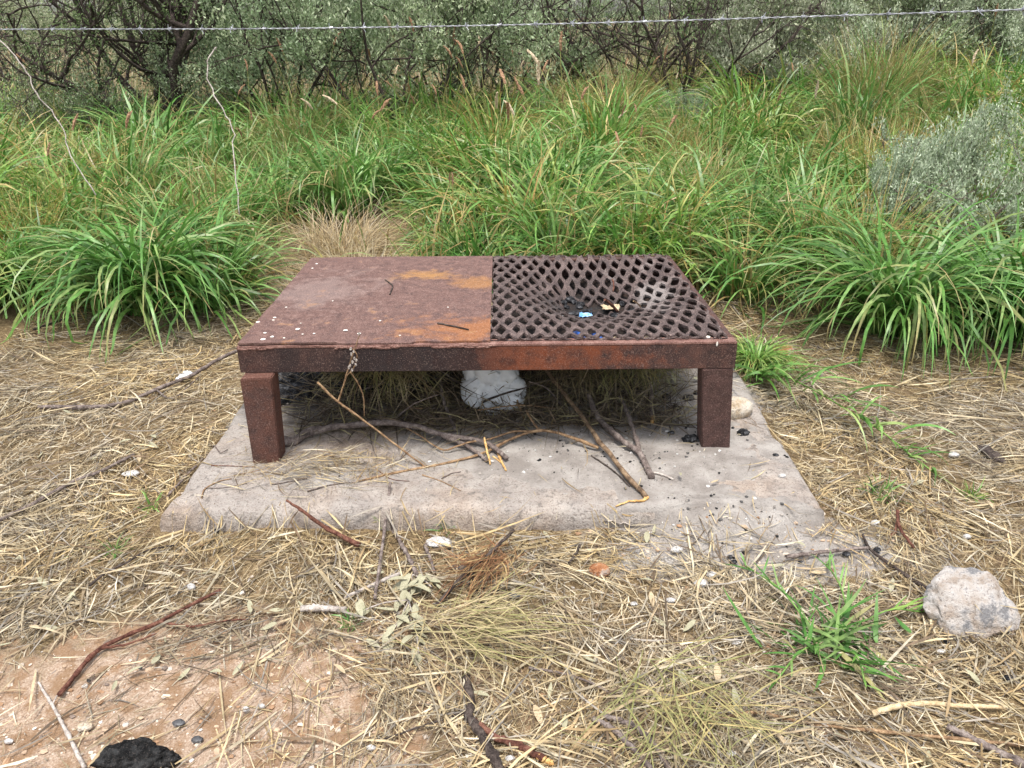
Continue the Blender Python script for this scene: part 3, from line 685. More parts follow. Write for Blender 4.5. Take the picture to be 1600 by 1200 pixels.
stick('straight dark twig lying on plate beside the grate', [(684, 505), (705, 509), (732, 515)], .0035, .0025, M['bark_dark'], 'twig', cat='twig', surface=ZT+.0095, n=12, seed=151)
# in the pit of the grate
zp = ZB+.008
def pitstick(lab, a, b, r, m, z0, z1, name='stick', cat='stick', sd=1):
    P = [G(*a, z0), G(*b, z1)]; P = [P[0], P[0].lerp(P[1], .5)+Vector((.004, 0, .004)), P[1]]
    stick(lab, P, r, r*.8, m, name, cat=cat, world=True, n=10, seed=sd)
pitstick('reddish stick poking up out of the burnt grate pit', (945, 468), (968, 492), .006, M['bark_red'], ZT+.0, zp+.008, sd=160)
pitstick('thin reddish twig lying on the back slope of grate', (957, 437), (958, 455), .004, M['bark_red'], ZT+.004, ZT-.015, 'twig', 'twig', 161)
pitstick('charred black log lying in the grate pit', (875, 496), (925, 487), .014, M['charcoal'], zp+.014, zp+.014, 'black_log', 'log', 162)
pitstick('charred black log at the right of grate pit', (980, 490), (1012, 484), .014, M['charcoal'], zp+.014, zp+.014, 'black_log', 'log', 163)
pitstick('thin tan twig hanging into the grate pit', (990, 470), (1004, 486), .003, M['bark_tan'], ZT-.01, zp+.01, 'twig', 'twig', 164)
rr = random.Random(31)
for k in range(16):
    px, py = rr.uniform(880, 1008), rr.uniform(468, 500); q_ = G(px, py, zp+.008); s_ = rr.uniform(.008, .02)
    frag('charcoal', 'black charcoal lump in the bottom of the grate pit', 'charcoal', (q_.x, q_.y, zp+s_*.4), (s_*1.3, s_, s_*.8), M['charcoal'], 'charcoal in the grate pit', 80+k, .5, 2, rr.uniform(0, 6))
def scrap(label, cat, name, px, py, w_, d_, m, z=None, seed=0, amp=.5, rot=0, thick=.0016, crump=.35, nseg=9, group=None):
    rr = random.Random(seed); base = S(px, py, .014) if z is None else G(px, py, z); bm = bmesh.new(); vd_ = {}
    for j in range(nseg+1):
        for i in range(nseg+1):
            a, b = i/nseg*2-1, j/nseg*2-1
            e = 1-.28*mnoise.noise(Vector((math.atan2(b, a)*1.4, seed, 0)))
            x, y = a*w_/2*e, b*d_/2*e
            n = mnoise.noise(Vector((a*1.7+seed, b*1.7, seed*.3)))*.7 + mnoise.noise(Vector((a*4+seed, b*4, 5)))*.3
            vd_[i, j] = bm.verts.new((x, y, (n+.55)*crump*min(w_, d_)*.6))
    for j in range(nseg):
        for i in range(nseg):
            if (i in (0, nseg-1)) and (j in (0, nseg-1)): continue
            bm.faces.new((vd_[i, j], vd_[i+1, j], vd_[i+1, j+1], vd_[i, j+1]))
    for v in [v for v in bm.verts if not v.link_faces]: bm.verts.remove(v)
    o = link(name, bm_mesh(bm, name, True), m, None, base); o.rotation_euler = (0, 0, rot)
    sm_ = o.modifiers.new('thick', 'SOLIDIFY'); sm_.thickness = thick
    return tag(o, label, cat, group)
scrap('crumpled light blue foil wrapper in the grate pit', 'wrapper', 'wrapper', 915, 495, .05, .04, M['lightblue'], z=ZT-.06, seed=3, crump=.6)
scrap('bright blue plastic scrap seen through grate holes', 'plastic', 'plastic_scrap', 905, 526, .06, .08, M['blue'], z=ZT-.042, seed=4, crump=.3)
scrap('dark blue plastic scrap beneath the grate', 'plastic', 'plastic_scrap', 934, 527, .04, .07, M['blue'], z=ZT-.05, seed=5, crump=.3)
scrap('tan cardboard bit seen through the front grate holes', 'cardboard', 'cardboard_scrap', 958, 524, .02, .08, M['leaf_tan'], z=ZT-.05, seed=6, crump=.1)
scrap('yellow dry leaf seen through grate hole', 'leaf', 'dry_leaf', 1006, 524, .03, .08, M['leaf_tan'], z=ZT-.05, seed=7, crump=.15)
scrap('pale crumpled paper at bottom of grate pit', 'paper', 'paper_scrap', 955, 484, .07, .06, M['leaf_tan'], z=ZB+.02, seed=8, crump=.6)
scrap('bit of white tissue at pit edge beside charred log', 'paper', 'paper_scrap', 880, 493, .025, .025, M['tissue'], z=ZB+.03, seed=9, crump=.6)
scrap('crumpled pale blue tissue scrap on stick left of table', 'tissue', 'tissue_scrap', 290, 594, .055, .085, M['tissue'], seed=11, crump=.6)
scrap('curled grey bark flake on ash below slab front', 'bark', 'bark_flake', 968, 818, .11, .09, M['bark_pale'], seed=12, crump=.5)
scrap('torn black feather-like bark shred lying on straw', 'bark', 'bark_shred', 1546, 714, .05, .13, M['bark_dark'], seed=13, crump=.3)

# white padded plastic under the table
c = S(768, 648)
bm = bmesh.new(); bmesh.ops.create_icosphere(bm, subdivisions=5, radius=1)
for v in bm.verts:
    d = v.co.normalized(); q = Vector((math.copysign(abs(d.x)**.7, d.x)*.125, math.copysign(abs(d.y)**.8, d.y)*.07, math.copysign(abs(d.z)**.7, d.z)*.115))
    dist, pts_ = mnoise.voronoi(Vector((q.x*11+.3, q.y*11, q.z*11+.6)), distance_metric='DISTANCE')
    q += d*(.022*min(1, (dist[1]-dist[0])*2.6)**.5*1.7-.020) + d*.018*mnoise.noise(q*9)
    if q.x > .04: q.z *= 1-.35*(q.x-.04)/.09; 
    v.co = q
o = link('padded_plastic', bm_mesh(bm, 'padded_plastic', True), M['white_foam'], None, (c.x+.01, c.y+.07, c.z+.098)); o.rotation_euler = (-.1, .15, -.1)
tag(o, 'crumpled white padded plastic lump lying under the table', 'plastic')

# ================================================================== STONES AND CHARCOAL
def stone(label, px, py, wpx, hpx, m, name='stone', cat='stone', seed=0, sub=4, amp=.28, group=None, rot=0, ratio=.6):
    p = S(px, py+hpx*.32); depth = p.y*math.cos(PITCH)+(H-p.z)*math.sin(PITCH); s = wpx/F*depth/2; hz = max(hpx/F*depth*.5*.8, .004)
    ty = s*ratio; 
    return frag(name, label, cat, (p.x, p.y+ty*.2, p.z+hz*.42+(.008 if p.z < ZS-.03 else 0)), (s, ty, hz), m, group, seed, amp, sub, rot, flat=1)
c = S(1520, 985)
bm = bmesh.new(); bmesh.ops.create_icosphere(bm, subdivisions=5, radius=1)
for v in bm.verts:
    d = v.co.normalized(); n = mnoise.noise(d*1.3+Vector((4.2, 1, 0)))*.28 + mnoise.noise(d*3.1+Vector((1, 5, 2)))*.12 + mnoise.noise(d*8)*.04 + mnoise.noise(d*19)*.018
    q = d*(1+n); sx = math.copysign(abs(q.x)**.85, q.x)
    v.co = Vector((sx*.118, q.y*.082, max(q.z, -.5)*.055 + (q.y*.045)))
o = link('stone', bm_mesh(bm, 'stone', True), M['limestone'], None, (c.x, c.y+.045, c.z+.045)); tag(o, 'big pale lumpy stone with soot stains on the straw', 'stone')
stone('cream block of stone on slab behind the table leg', 1148, 633, 62, 50, M['cream_stone'], seed=2, amp=.16, rot=.3)
stone('orange brick chunk behind grass runner by slab', 1222, 551, 48, 30, M['orange_stone'], 'brick_chunk', 'brick', seed=3, amp=.2, rot=.4)
stone('small orange stone lying on straw', 937, 891, 32, 30, M['orange_stone'], seed=4, amp=.2, ratio=.8)
stone('dark grey stone under dark forked stick', 719, 887, 26, 18, M['dark_stone'], seed=5)
stone('flat white stone on straw before the slab', 686, 849, 40, 15, M['white_stone'], seed=6)
stone('small dark stone right of the needle tuft', 803, 932, 20, 14, M['dark_stone'], seed=7)
stone('shiny black charcoal lump on slab beside leg', 1161, 674, 19, 17, M['charcoal'], 'charcoal', 'charcoal', seed=8)
stone('broken charcoal piece on ash inside the table leg', 1079, 684, 26, 16, M['charcoal'], 'charcoal', 'charcoal', seed=9, amp=.6)
stone('black burnt crust lump on bare sand', 206, 1183, 100, 58, M['burnt'], 'burnt_lump', 'burnt lump', seed=10, amp=.35, sub=4)
stone('smaller burnt crust piece beside the black lump', 262, 1186, 40, 30, M['burnt'], 'burnt_lump', 'burnt lump', seed=11, amp=.35)
stone('white angular pebble on sand above the burnt lump', 134, 1137, 26, 18, M['cream_stone'], seed=12)
stone('dark clod right of burnt lump', 280, 1132, 20, 12, M['dark_stone'], 'clod', 'clod', seed=13)
stone('dark clod below the first dark clod', 309, 1158, 18, 12, M['dark_stone'], 'clod', 'clod', seed=14)
for k, (px, py, w_, h_) in enumerate([(1095, 913, 24, 18), (1113, 900, 20, 12), (1150, 1005, 18, 12), (1048, 940, 16, 10), (797, 1187, 16, 14), (580, 1170, 14, 14), (1057, 860, 20, 14), (1367, 818, 14, 12), (1222, 742, 12, 10), (1490, 712, 18, 10), (205, 742, 28, 8), (410, 1105, 10, 12), (385, 1110, 12, 14), (990, 946, 12, 8), (1510, 840, 14, 10), (300, 918, 14, 18), (1142, 1180, 16, 10), (15, 1160, 14, 12), (1470, 1020, 14, 10)]):
    stone('small whitish stone lying loose in the straw litter', px, py, w_, h_, M['white_stone'], group='whitish stones in the litter', seed=20+k, sub=2)
for k, (px, py, w_, h_) in enumerate([(1369, 861, 20, 20), (1322, 868, 22, 12), (1405, 866, 16, 12), (1442, 948, 12, 22), (1480, 1005, 22, 10), (1575, 1062, 28, 14), (1122, 950, 16, 12), (1085, 822, 22, 18), (1145, 880, 18, 14), (1080, 815, 12, 10), (338, 831, 16, 10), (1212, 710, 14, 10), (1145, 668, 8, 8), (1048, 675, 16, 14), (1140, 872, 14, 9), (573, 1170, 9, 9), (140, 1066, 10, 14), (220, 1046, 12, 8), (1012, 640, 18, 14), (1055, 636, 26, 18), (1075, 620, 30, 20), (1040, 618, 24, 18), (1090, 612, 20, 18), (1250, 880, 12, 8), (1205, 905, 10, 8)]):
    stone('small black charcoal bit lying on ash or straw', px, py, w_*.65, h_*.7, M['charcoal'], 'charcoal', 'charcoal', group='charcoal bits around the slab', seed=50+k, sub=2, amp=.45)

# ================================================================== LEAVES
def leaf_mesh(name, L_=1.0, W_=.34, curl=.3, fold=.25, seed=0):
    V = []; Fc = []; n = 6
    for i in range(n+1):
        s = i/n; w_ = W_*math.sin(math.pi*min(1, s*.92+.06))**.8*(1-.25*s); y = s*L_; z = curl*math.sin(s*2.4+seed)*.25*L_
        V += [(-w_/2, y, z+fold*w_/2), (0, y, z), (w_/2, y, z+fold*w_/2*(1.3 if seed % 2 else .7))]
    for i in range(n):
        a = i*3; Fc += [(a, a+1, a+4, a+3), (a+1, a+2, a+5, a+4)]
    me = bpy.data.meshes.new(name); me.from_pydata(V, [], Fc); me.update(); me.polygons.foreach_set('use_smooth', np.ones(len(Fc), bool)); return me
LM = [leaf_mesh('leaf', 1, .36, .5, .3, 0), leaf_mesh('leaf', 1, .30, -.5, .5, 1), leaf_mesh('leaf', 1, .42, .9, .2, 2)]
LMT = [m.copy() for m in LM]
for m in LM: m.materials.append(M['leaf'])
for m in LMT: m.materials.append(M['leaf_tan'])
def leaf(px, py, L_, rot, tan=False, name='fallen_leaf', k=0, lift=.018):
    p = S(px, py, lift); o = bpy.data.objects.new(name, (LMT if tan else LM)[k % 3]); COL.objects.link(o)
    o.location = p; o.rotation_euler = (random.uniform(-.25, .25), random.uniform(-.4, .4), rot); o.scale = (L_,)*3; return o
LP = [(835, 1110, .07), (858, 1098, .05), (435, 985, .06), (418, 965, .055), (455, 972, .05), (240, 1048, .05), (200, 1062, .05), (185, 1070, .045), (140, 1068, .04), (330, 1058, .05), (365, 1062, .05), (300, 1055, .045), (65, 990, .05), (100, 950, .05), (62, 915, .06), (110, 935, .05), (150, 880, .05), (70, 990, .05), (1010, 855, .07), (1020, 840, .05), (985, 812, .06), (1000, 815, .06), (965, 825, .05), (1140, 1090, .08), (1120, 1075, .07), (1110, 1060, .06), (1300, 1165, .07), (1225, 890, .05), (1290, 900, .06), (1180, 995, .06), (1240, 855, .05), (1390, 930, .07), (1015, 935, .05), (1020, 915, .05), (930, 1040, .05), (1060, 1060, .06), (1065, 1040, .05), (850, 835, .06), (690, 860, .04), (185, 700, .07), (215, 690, .06), (235, 700, .05), (160, 720, .06), (195, 715, .06), (220, 720, .05), (245, 690, .06), (260, 1010, .03), (575, 1010, .05), (540, 1060, .05), (480, 960, .05), (600, 905, .05), (1335, 1010, .05), (1170, 920, .05), (1085, 980, .05), (740, 1090, .05), (1450, 1180, .06), (1210, 1160, .06), (880, 1150, .05), (1040, 985, .06), (870, 985, .05), (520, 890, .05), (330, 900, .05), (390, 950, .05), (1150, 840, .05), (1200, 848, .05), (1420, 1040, .06), (1530, 1080, .06), (20, 1010, .05), (15, 960, .05), (40, 880, .05), (1300, 745, .05), (1440, 760, .05), (1540, 790, .05), (60, 720, .06), (100, 650, .06), (1060, 745, .05), (1110, 760, .04)]
for k, (px, py, L_) in enumerate(LP):
    tan = k % 4 == 0
    o = leaf(px, py, L_*.85, random.uniform(0, 6.28), tan, k=k)
    tag(o, 'tan dry leaf fallen on the straw litter' if tan else 'olive grey dry leaf fallen on the straw litter', 'leaf', 'tan fallen leaves' if tan else 'olive fallen leaves')
# wilted leafy sprig in front of the slab
c = S(640, 940); sp = tag(empty('wilted_sprig', c), 'wilted sprig of drooping olive grey leaves lying before the slab', 'sprig')
stems = [[(655, 1030), (650, 985), (640, 945), (645, 905)], [(560, 965), (600, 950), (640, 945)], [(640, 945), (620, 985), (600, 1005)], [(645, 905), (660, 912), (675, 925)]]
for k, st in enumerate(stems):
    P = spline([S(*p, .018) for p in st], 14); link('stem', tube_mesh('stem', [p-c for p in P], [.0025]*14, 5, .1, k), M['bark_pale'], sp)
rr = random.Random(5)
for k in range(46):
    st = stems[rr.choice([0, 0, 0, 1, 2, 3])]; t_ = rr.random()*(len(st)-1.001); i = int(t_); f = t_-i
    px = st[i][0]*(1-f)+st[i+1][0]*f + rr.gauss(0, 10); py = st[i][1]*(1-f)+st[i+1][1]*f + rr.gauss(0, 6)
    o = leaf(px, py, rr.uniform(.045, .075), rr.choice([3.14, 2.6, 3.7])+rr.gauss(0, .6), False, 'leaf', k, .016+rr.random()*.016); o.location = o.location - c; o.parent = sp

# ================================================================== DRY LITTER (uncountable)
STRAWC = np.array([(.60, .47, .26), (.52, .39, .20), (.68, .57, .36), (.40, .28, .14), (.50, .42, .29), (.20, .135, .08), (.33, .29, .24), (.72, .63, .45)])
def straw_field(n, xf, yf_, seed, lmin=.03, lmax=.2, mask=None, wmin=.0022, wmax=.005, zoff=.018, colw=None):
    r = np.random.default_rng(seed)
    x = xf(r, n); y = yf_(r, n)
    keep = mask(x, y, r) if mask else np.ones(n, bool)
    x, y = x[keep], y[keep]; n = len(x)
    L_ = lmin+(lmax-lmin)*r.random(n)**2.2; W_ = r.uniform(wmin, wmax, n)*(.7+.6*(L_ > .1))
    az = r.uniform(0, 2*np.pi, n)
    flow = fbm(x*1.1, y*1.1, 99)*9; az = np.where(r.random(n) < .45, flow+r.normal(0, .5, n), az)
    th0 = np.pi/2 - r.normal(.05, .10, n); bend = r.normal(.06, .18, n)
    z = surf(x, y) + .003 + zoff*r.random(n)**2.0
    base = np.stack([x - np.cos(az)*L_/2, y - np.sin(az)*L_/2, z], -1)
    p = np.array(colw if colw is not None else [.18, .17, .13, .15, .12, .13, .10, .04]); p = p/p.sum()
    col = STRAWC[r.choice(len(STRAWC), n, p=p)]*r.uniform(.6, 1.15, (n, 1))*(.70+.58*fbm(x*2.3, y*2.3, 88))[:, None]
    og = np.clip(1.6*fbm(x*1.7, y*1.7, 93)-.65, 0, .32)[:, None]; col = col*(1-og) + og*col.mean(1, keepdims=True)*np.array([1.06, 1.0, .9])
    V, Q, C = blades(base, az, th0, bend, L_, W_, 3, col, r.uniform(-1.2, 1.2, n), p=1.0, wav=.35)
    V = V.reshape(n, -1, 3); zz = surf(V[..., 0].ravel(), V[..., 1].ravel()).reshape(n, -1)+.0015
    V[..., 2] = np.maximum(V[..., 2], zz); return V.reshape(-1, 3), Q, C
sandc = G(330, 1090); ashc = G(1180, 850); gapc = G(900, 800)
def litter_mask(x, y, r):
    e = edge_dist(x, y)
    d = .95*np.ones_like(x)
    sand = np.exp(-(((x-sandc.x+.10)/.80)**2+((y-sandc.y+.10)/.40)**2)) + .9*(fbm(x*2.2, y*2.2, 4)-.5) + .5*(fbm(x*9, y*9, 14)-.5)
    d = d*(1-.88*sstep(.22, .55, sand))
    ash = np.exp(-(((x-ashc.x)/.48)**2+((y-ashc.y)/.17)**2)); d = d*(1-.75*sstep(.3, .7, ash+.5*(fbm(x*8, y*8, 8)-.5)))
    d = np.where(e > .015, .010, d); d = np.where((e > -.03) & (e <= .03), d*.12, d)
    clump = .35+.9*sstep(.3, .6, fbm(x*5, y*5, 44)); d = d*np.where(e > .015, 1, clump)
    return r.random(len(x)) < d
yy_ = lambda r, n: 1.15 + 3.9*r.random(n)**1.3
parts = [straw_field(250000, lambda r, n: r.uniform(-2.7, 2.7, n), yy_, 11, .015, .14, litter_mask, .0018, .0045)]
parts.append(straw_field(9000, lambda r, n: r.uniform(-2.7, 2.7, n), yy_, 12, .12, .34, litter_mask, .003, .006, .03))
parts.append(straw_field(4200, lambda r, n: r.uniform(-2.7, 2.7, n), yy_, 13, .06, .30, litter_mask, .002, .0045, .03, [0, 0, 0, .2, .1, .5, .3, 0]))
V, Q, C = cat_meshes(parts)
o = kind(link('straw_litter', mesh_np('straw_litter', V, Q, C), M['straw']), 'stuff'); tag(o, 'dry yellow straw litter covering the ground around the slab', 'straw')
# fine litter on the slab round the left leg and under the table
def slab_mask(x, y, r):
    a = S(500, 730); b = S(760, 640)
    d = np.exp(-(((x-a.x)/.25)**2+((y-a.y)/.10)**2)) + .55*np.exp(-(((x-b.x)/.75)**2+((y-b.y-.1)/.22)**2))
    return r.random(len(x)) < d*(.3+1.0*fbm(x*9, y*9, 66))
V, Q, C = straw_field(60000, lambda r, n: r.uniform(-1.0, 1.1, n), lambda r, n: r.uniform(1.95, 3.4, n), 15, .02, .13, slab_mask, .0015, .003, .02, [.12, .12, .1, .15, .2, .2, .25, .05])
o = kind(link('twig_litter', mesh_np('twig_litter', V, Q, C), M['straw']), 'stuff'); tag(o, 'fine dry stems and twig bits strewn on the slab under the table', 'litter')
# gravel
r = np.random.default_rng(21); n = 17000
x = r.uniform(-1.7, 1.9, n); y = 1.12+2.4*r.random(n)**1.6
sandm = np.exp(-(((x-sandc.x+.15)/.7)**2+((y-sandc.y+.12)/.45)**2)); ashm = np.exp(-(((x-ashc.x)/.55)**2+((y-ashc.y)/.2)**2))
k_ = (edge_dist(x, y) < -.01) & (r.random(n) < np.clip(sandm*1.0+ashm*.7+.08, 0, 1)); x, y = x[k_], y[k_]; n = len(x)
ico = bmesh.new(); bmesh.ops.create_icosphere(ico, subdivisions=1, radius=1); iv = np.array([v.co[:] for v in ico.verts]); iq = np.array([[v.index for v in f.verts] for f in ico.faces]); ico.free()
sz = .0018+.0075*r.random(n)**4
V = iv[None]*(1+.28*r.normal(size=(n, 42 if len(iv) == 42 else len(iv), 1)))*sz[:, None, None]*np.stack([np.ones(n), r.uniform(.6, 1.1, n), r.uniform(.4, .8, n)], -1)[:, None]
V += np.stack([x, y, surf(x, y)+sz*.25], -1)[:, None]
Q = (iq[None]+(np.arange(n)*len(iv))[:, None, None]).reshape(-1, 3)
pc = np.array([(.62, .52, .42), (.50, .36, .25), (.36, .22, .13), (.68, .62, .55), (.22, .17, .14)])[r.choice(5, n, p=[.3, .3, .2, .12, .08])]
o = kind(link('gravel', mesh_np('gravel', V.reshape(-1, 3), Q, np.repeat(pc, len(iv), 0), False), M['pebble']), 'stuff'); tag(o, 'fine pale gravel and grit scattered over bare sand', 'gravel')
# ash crumbs on the slab
r = np.random.default_rng(22); n = 6500
x = r.uniform(-.95, 1.0, n); y = r.uniform(1.85, 3.2, n); k_ = (r.random(n) < np.clip(ashh(x, y)*40+.12, 0, 1)); x, y = x[k_], y[k_]; n = len(x)
sz = .0012+.006*r.random(n)**4
V = iv[None]*(1+.3*r.normal(size=(n, len(iv), 1)))*sz[:, None, None]*np.array([1, 1, .6]) + np.stack([x, y, surf(x, y)+sz*.3], -1)[:, None]
Q = (iq[None]+(np.arange(n)*len(iv))[:, None, None]).reshape(-1, 3)
pc = np.array([(.02, .02, .02), (.10, .095, .09), (.6, .58, .55), (.3, .27, .24)])[r.choice(4, n, p=[.16, .3, .22, .32])]
o = kind(link('ash_crumbs', mesh_np('ash_crumbs', V.reshape(-1, 3), Q, np.repeat(pc, len(iv), 0), False), M['pebble']), 'stuff'); tag(o, 'black and grey cinder crumbs scattered on the ashy slab', 'cinders')

# ================================================================== NEEDLE TUFTS
def tuft(label, c, az0, spread, n, L_, cols, th=(1.1, 1.5), bend=(.2, .5), w_=(.002, .0042), root=.03, seed=0, name='needle_tuft', cat='needle tuft', m='straw', S_=5, zmin=0.):
    r = np.random.default_rng(seed); cols = np.array(cols)
    base = np.stack([r.normal(0, root, n), r.normal(0, root, n), np.abs(r.normal(0, root*.4, n))], -1)
    V, Q, C = blades(base, az0+r.normal(0, spread, n), r.uniform(*th, n), r.uniform(*bend, n), r.uniform(.5, 1, n)*L_, r.uniform(*w_, n), S_, cols[r.choice(len(cols), n)]*r.uniform(.75, 1.15, (n, 1)), r.uniform(-.5, .5, n), zmin=zmin, wav=.5)
    return tag(link(name, mesh_np(name, V, Q, C), M[m], None, c), label, cat)
olive = [(.30, .29, .12), (.38, .33, .14), (.24, .24, .09), (.45, .36, .16)]; rusty = [(.26, .13, .06), (.34, .19, .09), (.42, .30, .14), (.20, .10, .05)]
yel = [(.40, .34, .17), (.50, .41, .22), (.31, .29, .12), (.52, .42, .25), (.30, .21, .11)]
tuft('orange brown needle tuft under the dark forked stick', S(775, 885, .02), math.radians(240), .45, 150, .22, rusty, seed=1, th=(1.1, 1.6), bend=(-.2, .5), root=.05)
tuft('yellow green needle bundle lying before the wilted sprig', S(700, 1002, .03), math.radians(-8), .5, 95, .34, yel, seed=2, th=(1.2, 1.6), bend=(-.3, .5), root=.06)
tuft('second limp needle bundle fanning down over the straw', S(735, 985, .03), math.radians(-35), .55, 75, .30, yel, seed=3, th=(1.2, 1.6), bend=(-.3, .5), root=.06)
tuft('olive needle bundle beside the purple-brown twigs', S(1060, 1120, .03), math.radians(-60), .8, 120, .28, olive, seed=4, th=(1.15, 1.6), bend=(-.3, .5), root=.08)
for k, (px, py, L_, n, h, az) in enumerate([(610, 625, .26, 420, .16, -95), (560, 630, .24, 260, .12, -140), (640, 640, .24, 260, .14, -60), (985, 612, .26, 420, .17, -90), (955, 622, .22, 240, .12, -100), (745, 596, .22, 130, .18, -40), (905, 625, .24, 260, .13, -100), (1050, 606, .22, 220, .12, -80), (870, 612, .24, 240, .15, -80), (1000, 628, .2, 220, .13, -70)]):
    b = S(px, py); tuft(['drooping olive needle tuft behind the thick curved branch', 'limp needle spray beside the table leg under plate', 'needle spray over the middle of curved branch', 'big hanging needle tuft over grey forked branch', 'small needle tuft behind rough brown branch', 'sparse needle spray hanging over white padded plastic', 'shaded brown needle clump between plastic and brown branch', 'shaded needle clump under the right of grate', 'brown needle clump right of the white padded plastic', 'needle spray hanging beside the orange broken stub'][k],
         (b.x, b.y+(.05 if k != 5 else -.03), b.z+h), math.radians(az), .75, int(n*.6), L_, (yel if k in (1, 2, 3) else olive) if k not in (6, 7, 8) else [(.26, .2, .11), (.36, .29, .16), (.2, .15, .08)], th=(.3, 1.7), bend=(.7, 1.6), seed=10+k, root=.05, zmin=-h+.004)
# tangle of dead brush further under the table: each stem a twig
BT = 'dead bare twig in the shaded brush heap under the table'
rr = random.Random(77)
for k in range(34):
    u = rr.uniform(.08, .93); v = rr.uniform(.22, .75); p = tp(u, v); a = rr.uniform(0, 6.28); L_ = rr.uniform(.15, .45)
    z0 = float(surf(np.array([p[0]]), np.array([p[1]]))[0])+.006; z1 = min(z0+rr.uniform(.02, .2), ZB-.03)
    p0 = Vector((p[0], p[1], z0)); p1 = p0 + Vector((math.cos(a)*L_, math.sin(a)*L_*.5, 0)); p1.z = z1
    uu, vv = (to_ab(p1)); 
    if not (.0 < (uu/Wt+U0) < 1.0 and .12 < (vv/Dt+V0) < .95): continue
    stick(BT, [p0, p0.lerp(p1, .5)+Vector((0, 0, rr.uniform(0, .03))), p1], rr.uniform(.003, .007), .002, M[rr.choice(['bark_grey', 'bark_dark', 'bark_tan'])], 'twig', cat='twig', group='brush heap twigs', world=True, n=9, seed=200+k, sides=5)
for k in range(40):
    px, py = rr.uniform(450, 1090), rr.uniform(600, 650)
    b = S(px, py); o = bpy.data.objects.new('fallen_leaf', LM[k % 3]); COL.objects.link(o); o.location = (b.x, b.y+rr.uniform(0, .15), b.z+rr.uniform(.004, .03)); o.rotation_euler = (rr.uniform(-.4, .4), rr.uniform(-.5, .5), rr.uniform(0, 6.3)); o.scale = (rr.uniform(.04, .065),)*3
    tag(o, 'olive leaf in the shaded brush heap under the table', 'leaf', 'leaves in the brush heap')

r = np.random.default_rng(78); n = 5200
uu = r.uniform(.05, .95, n); vv = .19+.75*r.random(n)**1.3; pb_ = np.array([tp(a, b) for a, b in zip(uu, vv)])
zb = surf(pb_[:, 0], pb_[:, 1]); cols = np.array([(.20, .15, .10), (.12, .09, .06), (.30, .24, .16), (.36, .31, .16), (.08, .06, .045)])
V, Q, C = blades(np.stack([pb_[:, 0], pb_[:, 1], zb + .14*r.random(n)**1.6*sstep(.17, .40, vv)], -1), r.uniform(0, 6.28, n), r.normal(1.35, .3, n), r.normal(.2, .4, n), r.uniform(.06, .26, n), r.uniform(.002, .006, n), 4, cols[r.choice(5, n)], r.uniform(-1, 1, n), zmin=ZS, wav=.5)
V[:, 2] = np.minimum(V[:, 2], ZB-.03)
o = kind(link('brush_heap', mesh_np('brush_heap', V, Q, C), M['straw']), 'stuff'); tag(o, 'dark tangled heap of dead brush stems under the table', 'brush')

# ================================================================== GRASS
GREEN = np.array([(.125, .285, .052), (.18, .36, .082), (.085, .20, .036), (.24, .42, .115), (.33, .44, .15), (.145, .32, .072)])
DRYG = np.array([(.50, .40, .15), (.58, .46, .22), (.42, .30, .12), (.36, .33, .10)])
def tussock_mesh(name, n, L_, spread, bend, dry, seed, W=(.006, .014), th=.5, root=.10, S_=6):
    r = np.random.default_rng(seed)
    az = r.uniform(0, 2*np.pi, n); rad = root*np.sqrt(r.random(n))
    base = np.stack([np.cos(az)*rad, np.sin(az)*rad, np.zeros(n)], -1)
    a2 = az + r.normal(0, .9, n)
    th0 = np.abs(r.normal(0, th, n))*spread; Ln = L_*r.uniform(.45, 1.0, n)
    col = GREEN[r.choice(len(GREEN), n)]*r.uniform(.75, 1.2, (n, 1))
    dm = r.random(n) < dry; col[dm] = (DRYG[r.choice(len(DRYG), n)]*r.uniform(.7, 1.1, (n, 1)))[dm]
    W_ = r.uniform(*W, n); W_[dm] *= .6
    V, Q, C = blades(base, a2, th0, r.uniform(bend[0], bend[1], n), Ln, W_, S_, col, r.normal(0, .5, n), p=1.5, zmin=.01, wav=.35, kink=np.where(r.random(n) < .16, r.uniform(.4, 1.5, n), 0), tips=np.where(r.random(n) < .32, r.random(n), 0))
    me = mesh_np(name, V, Q, C); me.materials.append(M['grass']); return me
LUSH = [tussock_mesh('blades', 560, 1.2, 1.0, (1.5, 3.0), .03, 300+k, (.012, .027), .38, .17, 9) for k in range(3)]
FIELD = [tussock_mesh('blades', 270, 1.05, 1.0, (.6, 2.7), (.10, .32, .18, .08, .42, .2)[k], 310+k, (.013, .029), .5, .2, 7) for k in range(6)]
YELL = [tussock_mesh('blades', 420, .9, 1.0, (.3, 1.6), .75, 320+k, (.004, .009), .4, .14) for k in range(2)]
DRYG = np.array([(.60, .49, .29), (.66, .56, .37), (.48, .36, .19), (.42, .36, .26)])
DEAD = [tussock_mesh('blades', 650, .62, 1.6, (.6, 2.0), 1.0, 330+k, (.003, .006), .6, .16) for k in range(2)]
DRYG = np.array([(.50, .40, .15), (.58, .46, .22), (.42, .30, .12), (.36, .33, .10)])
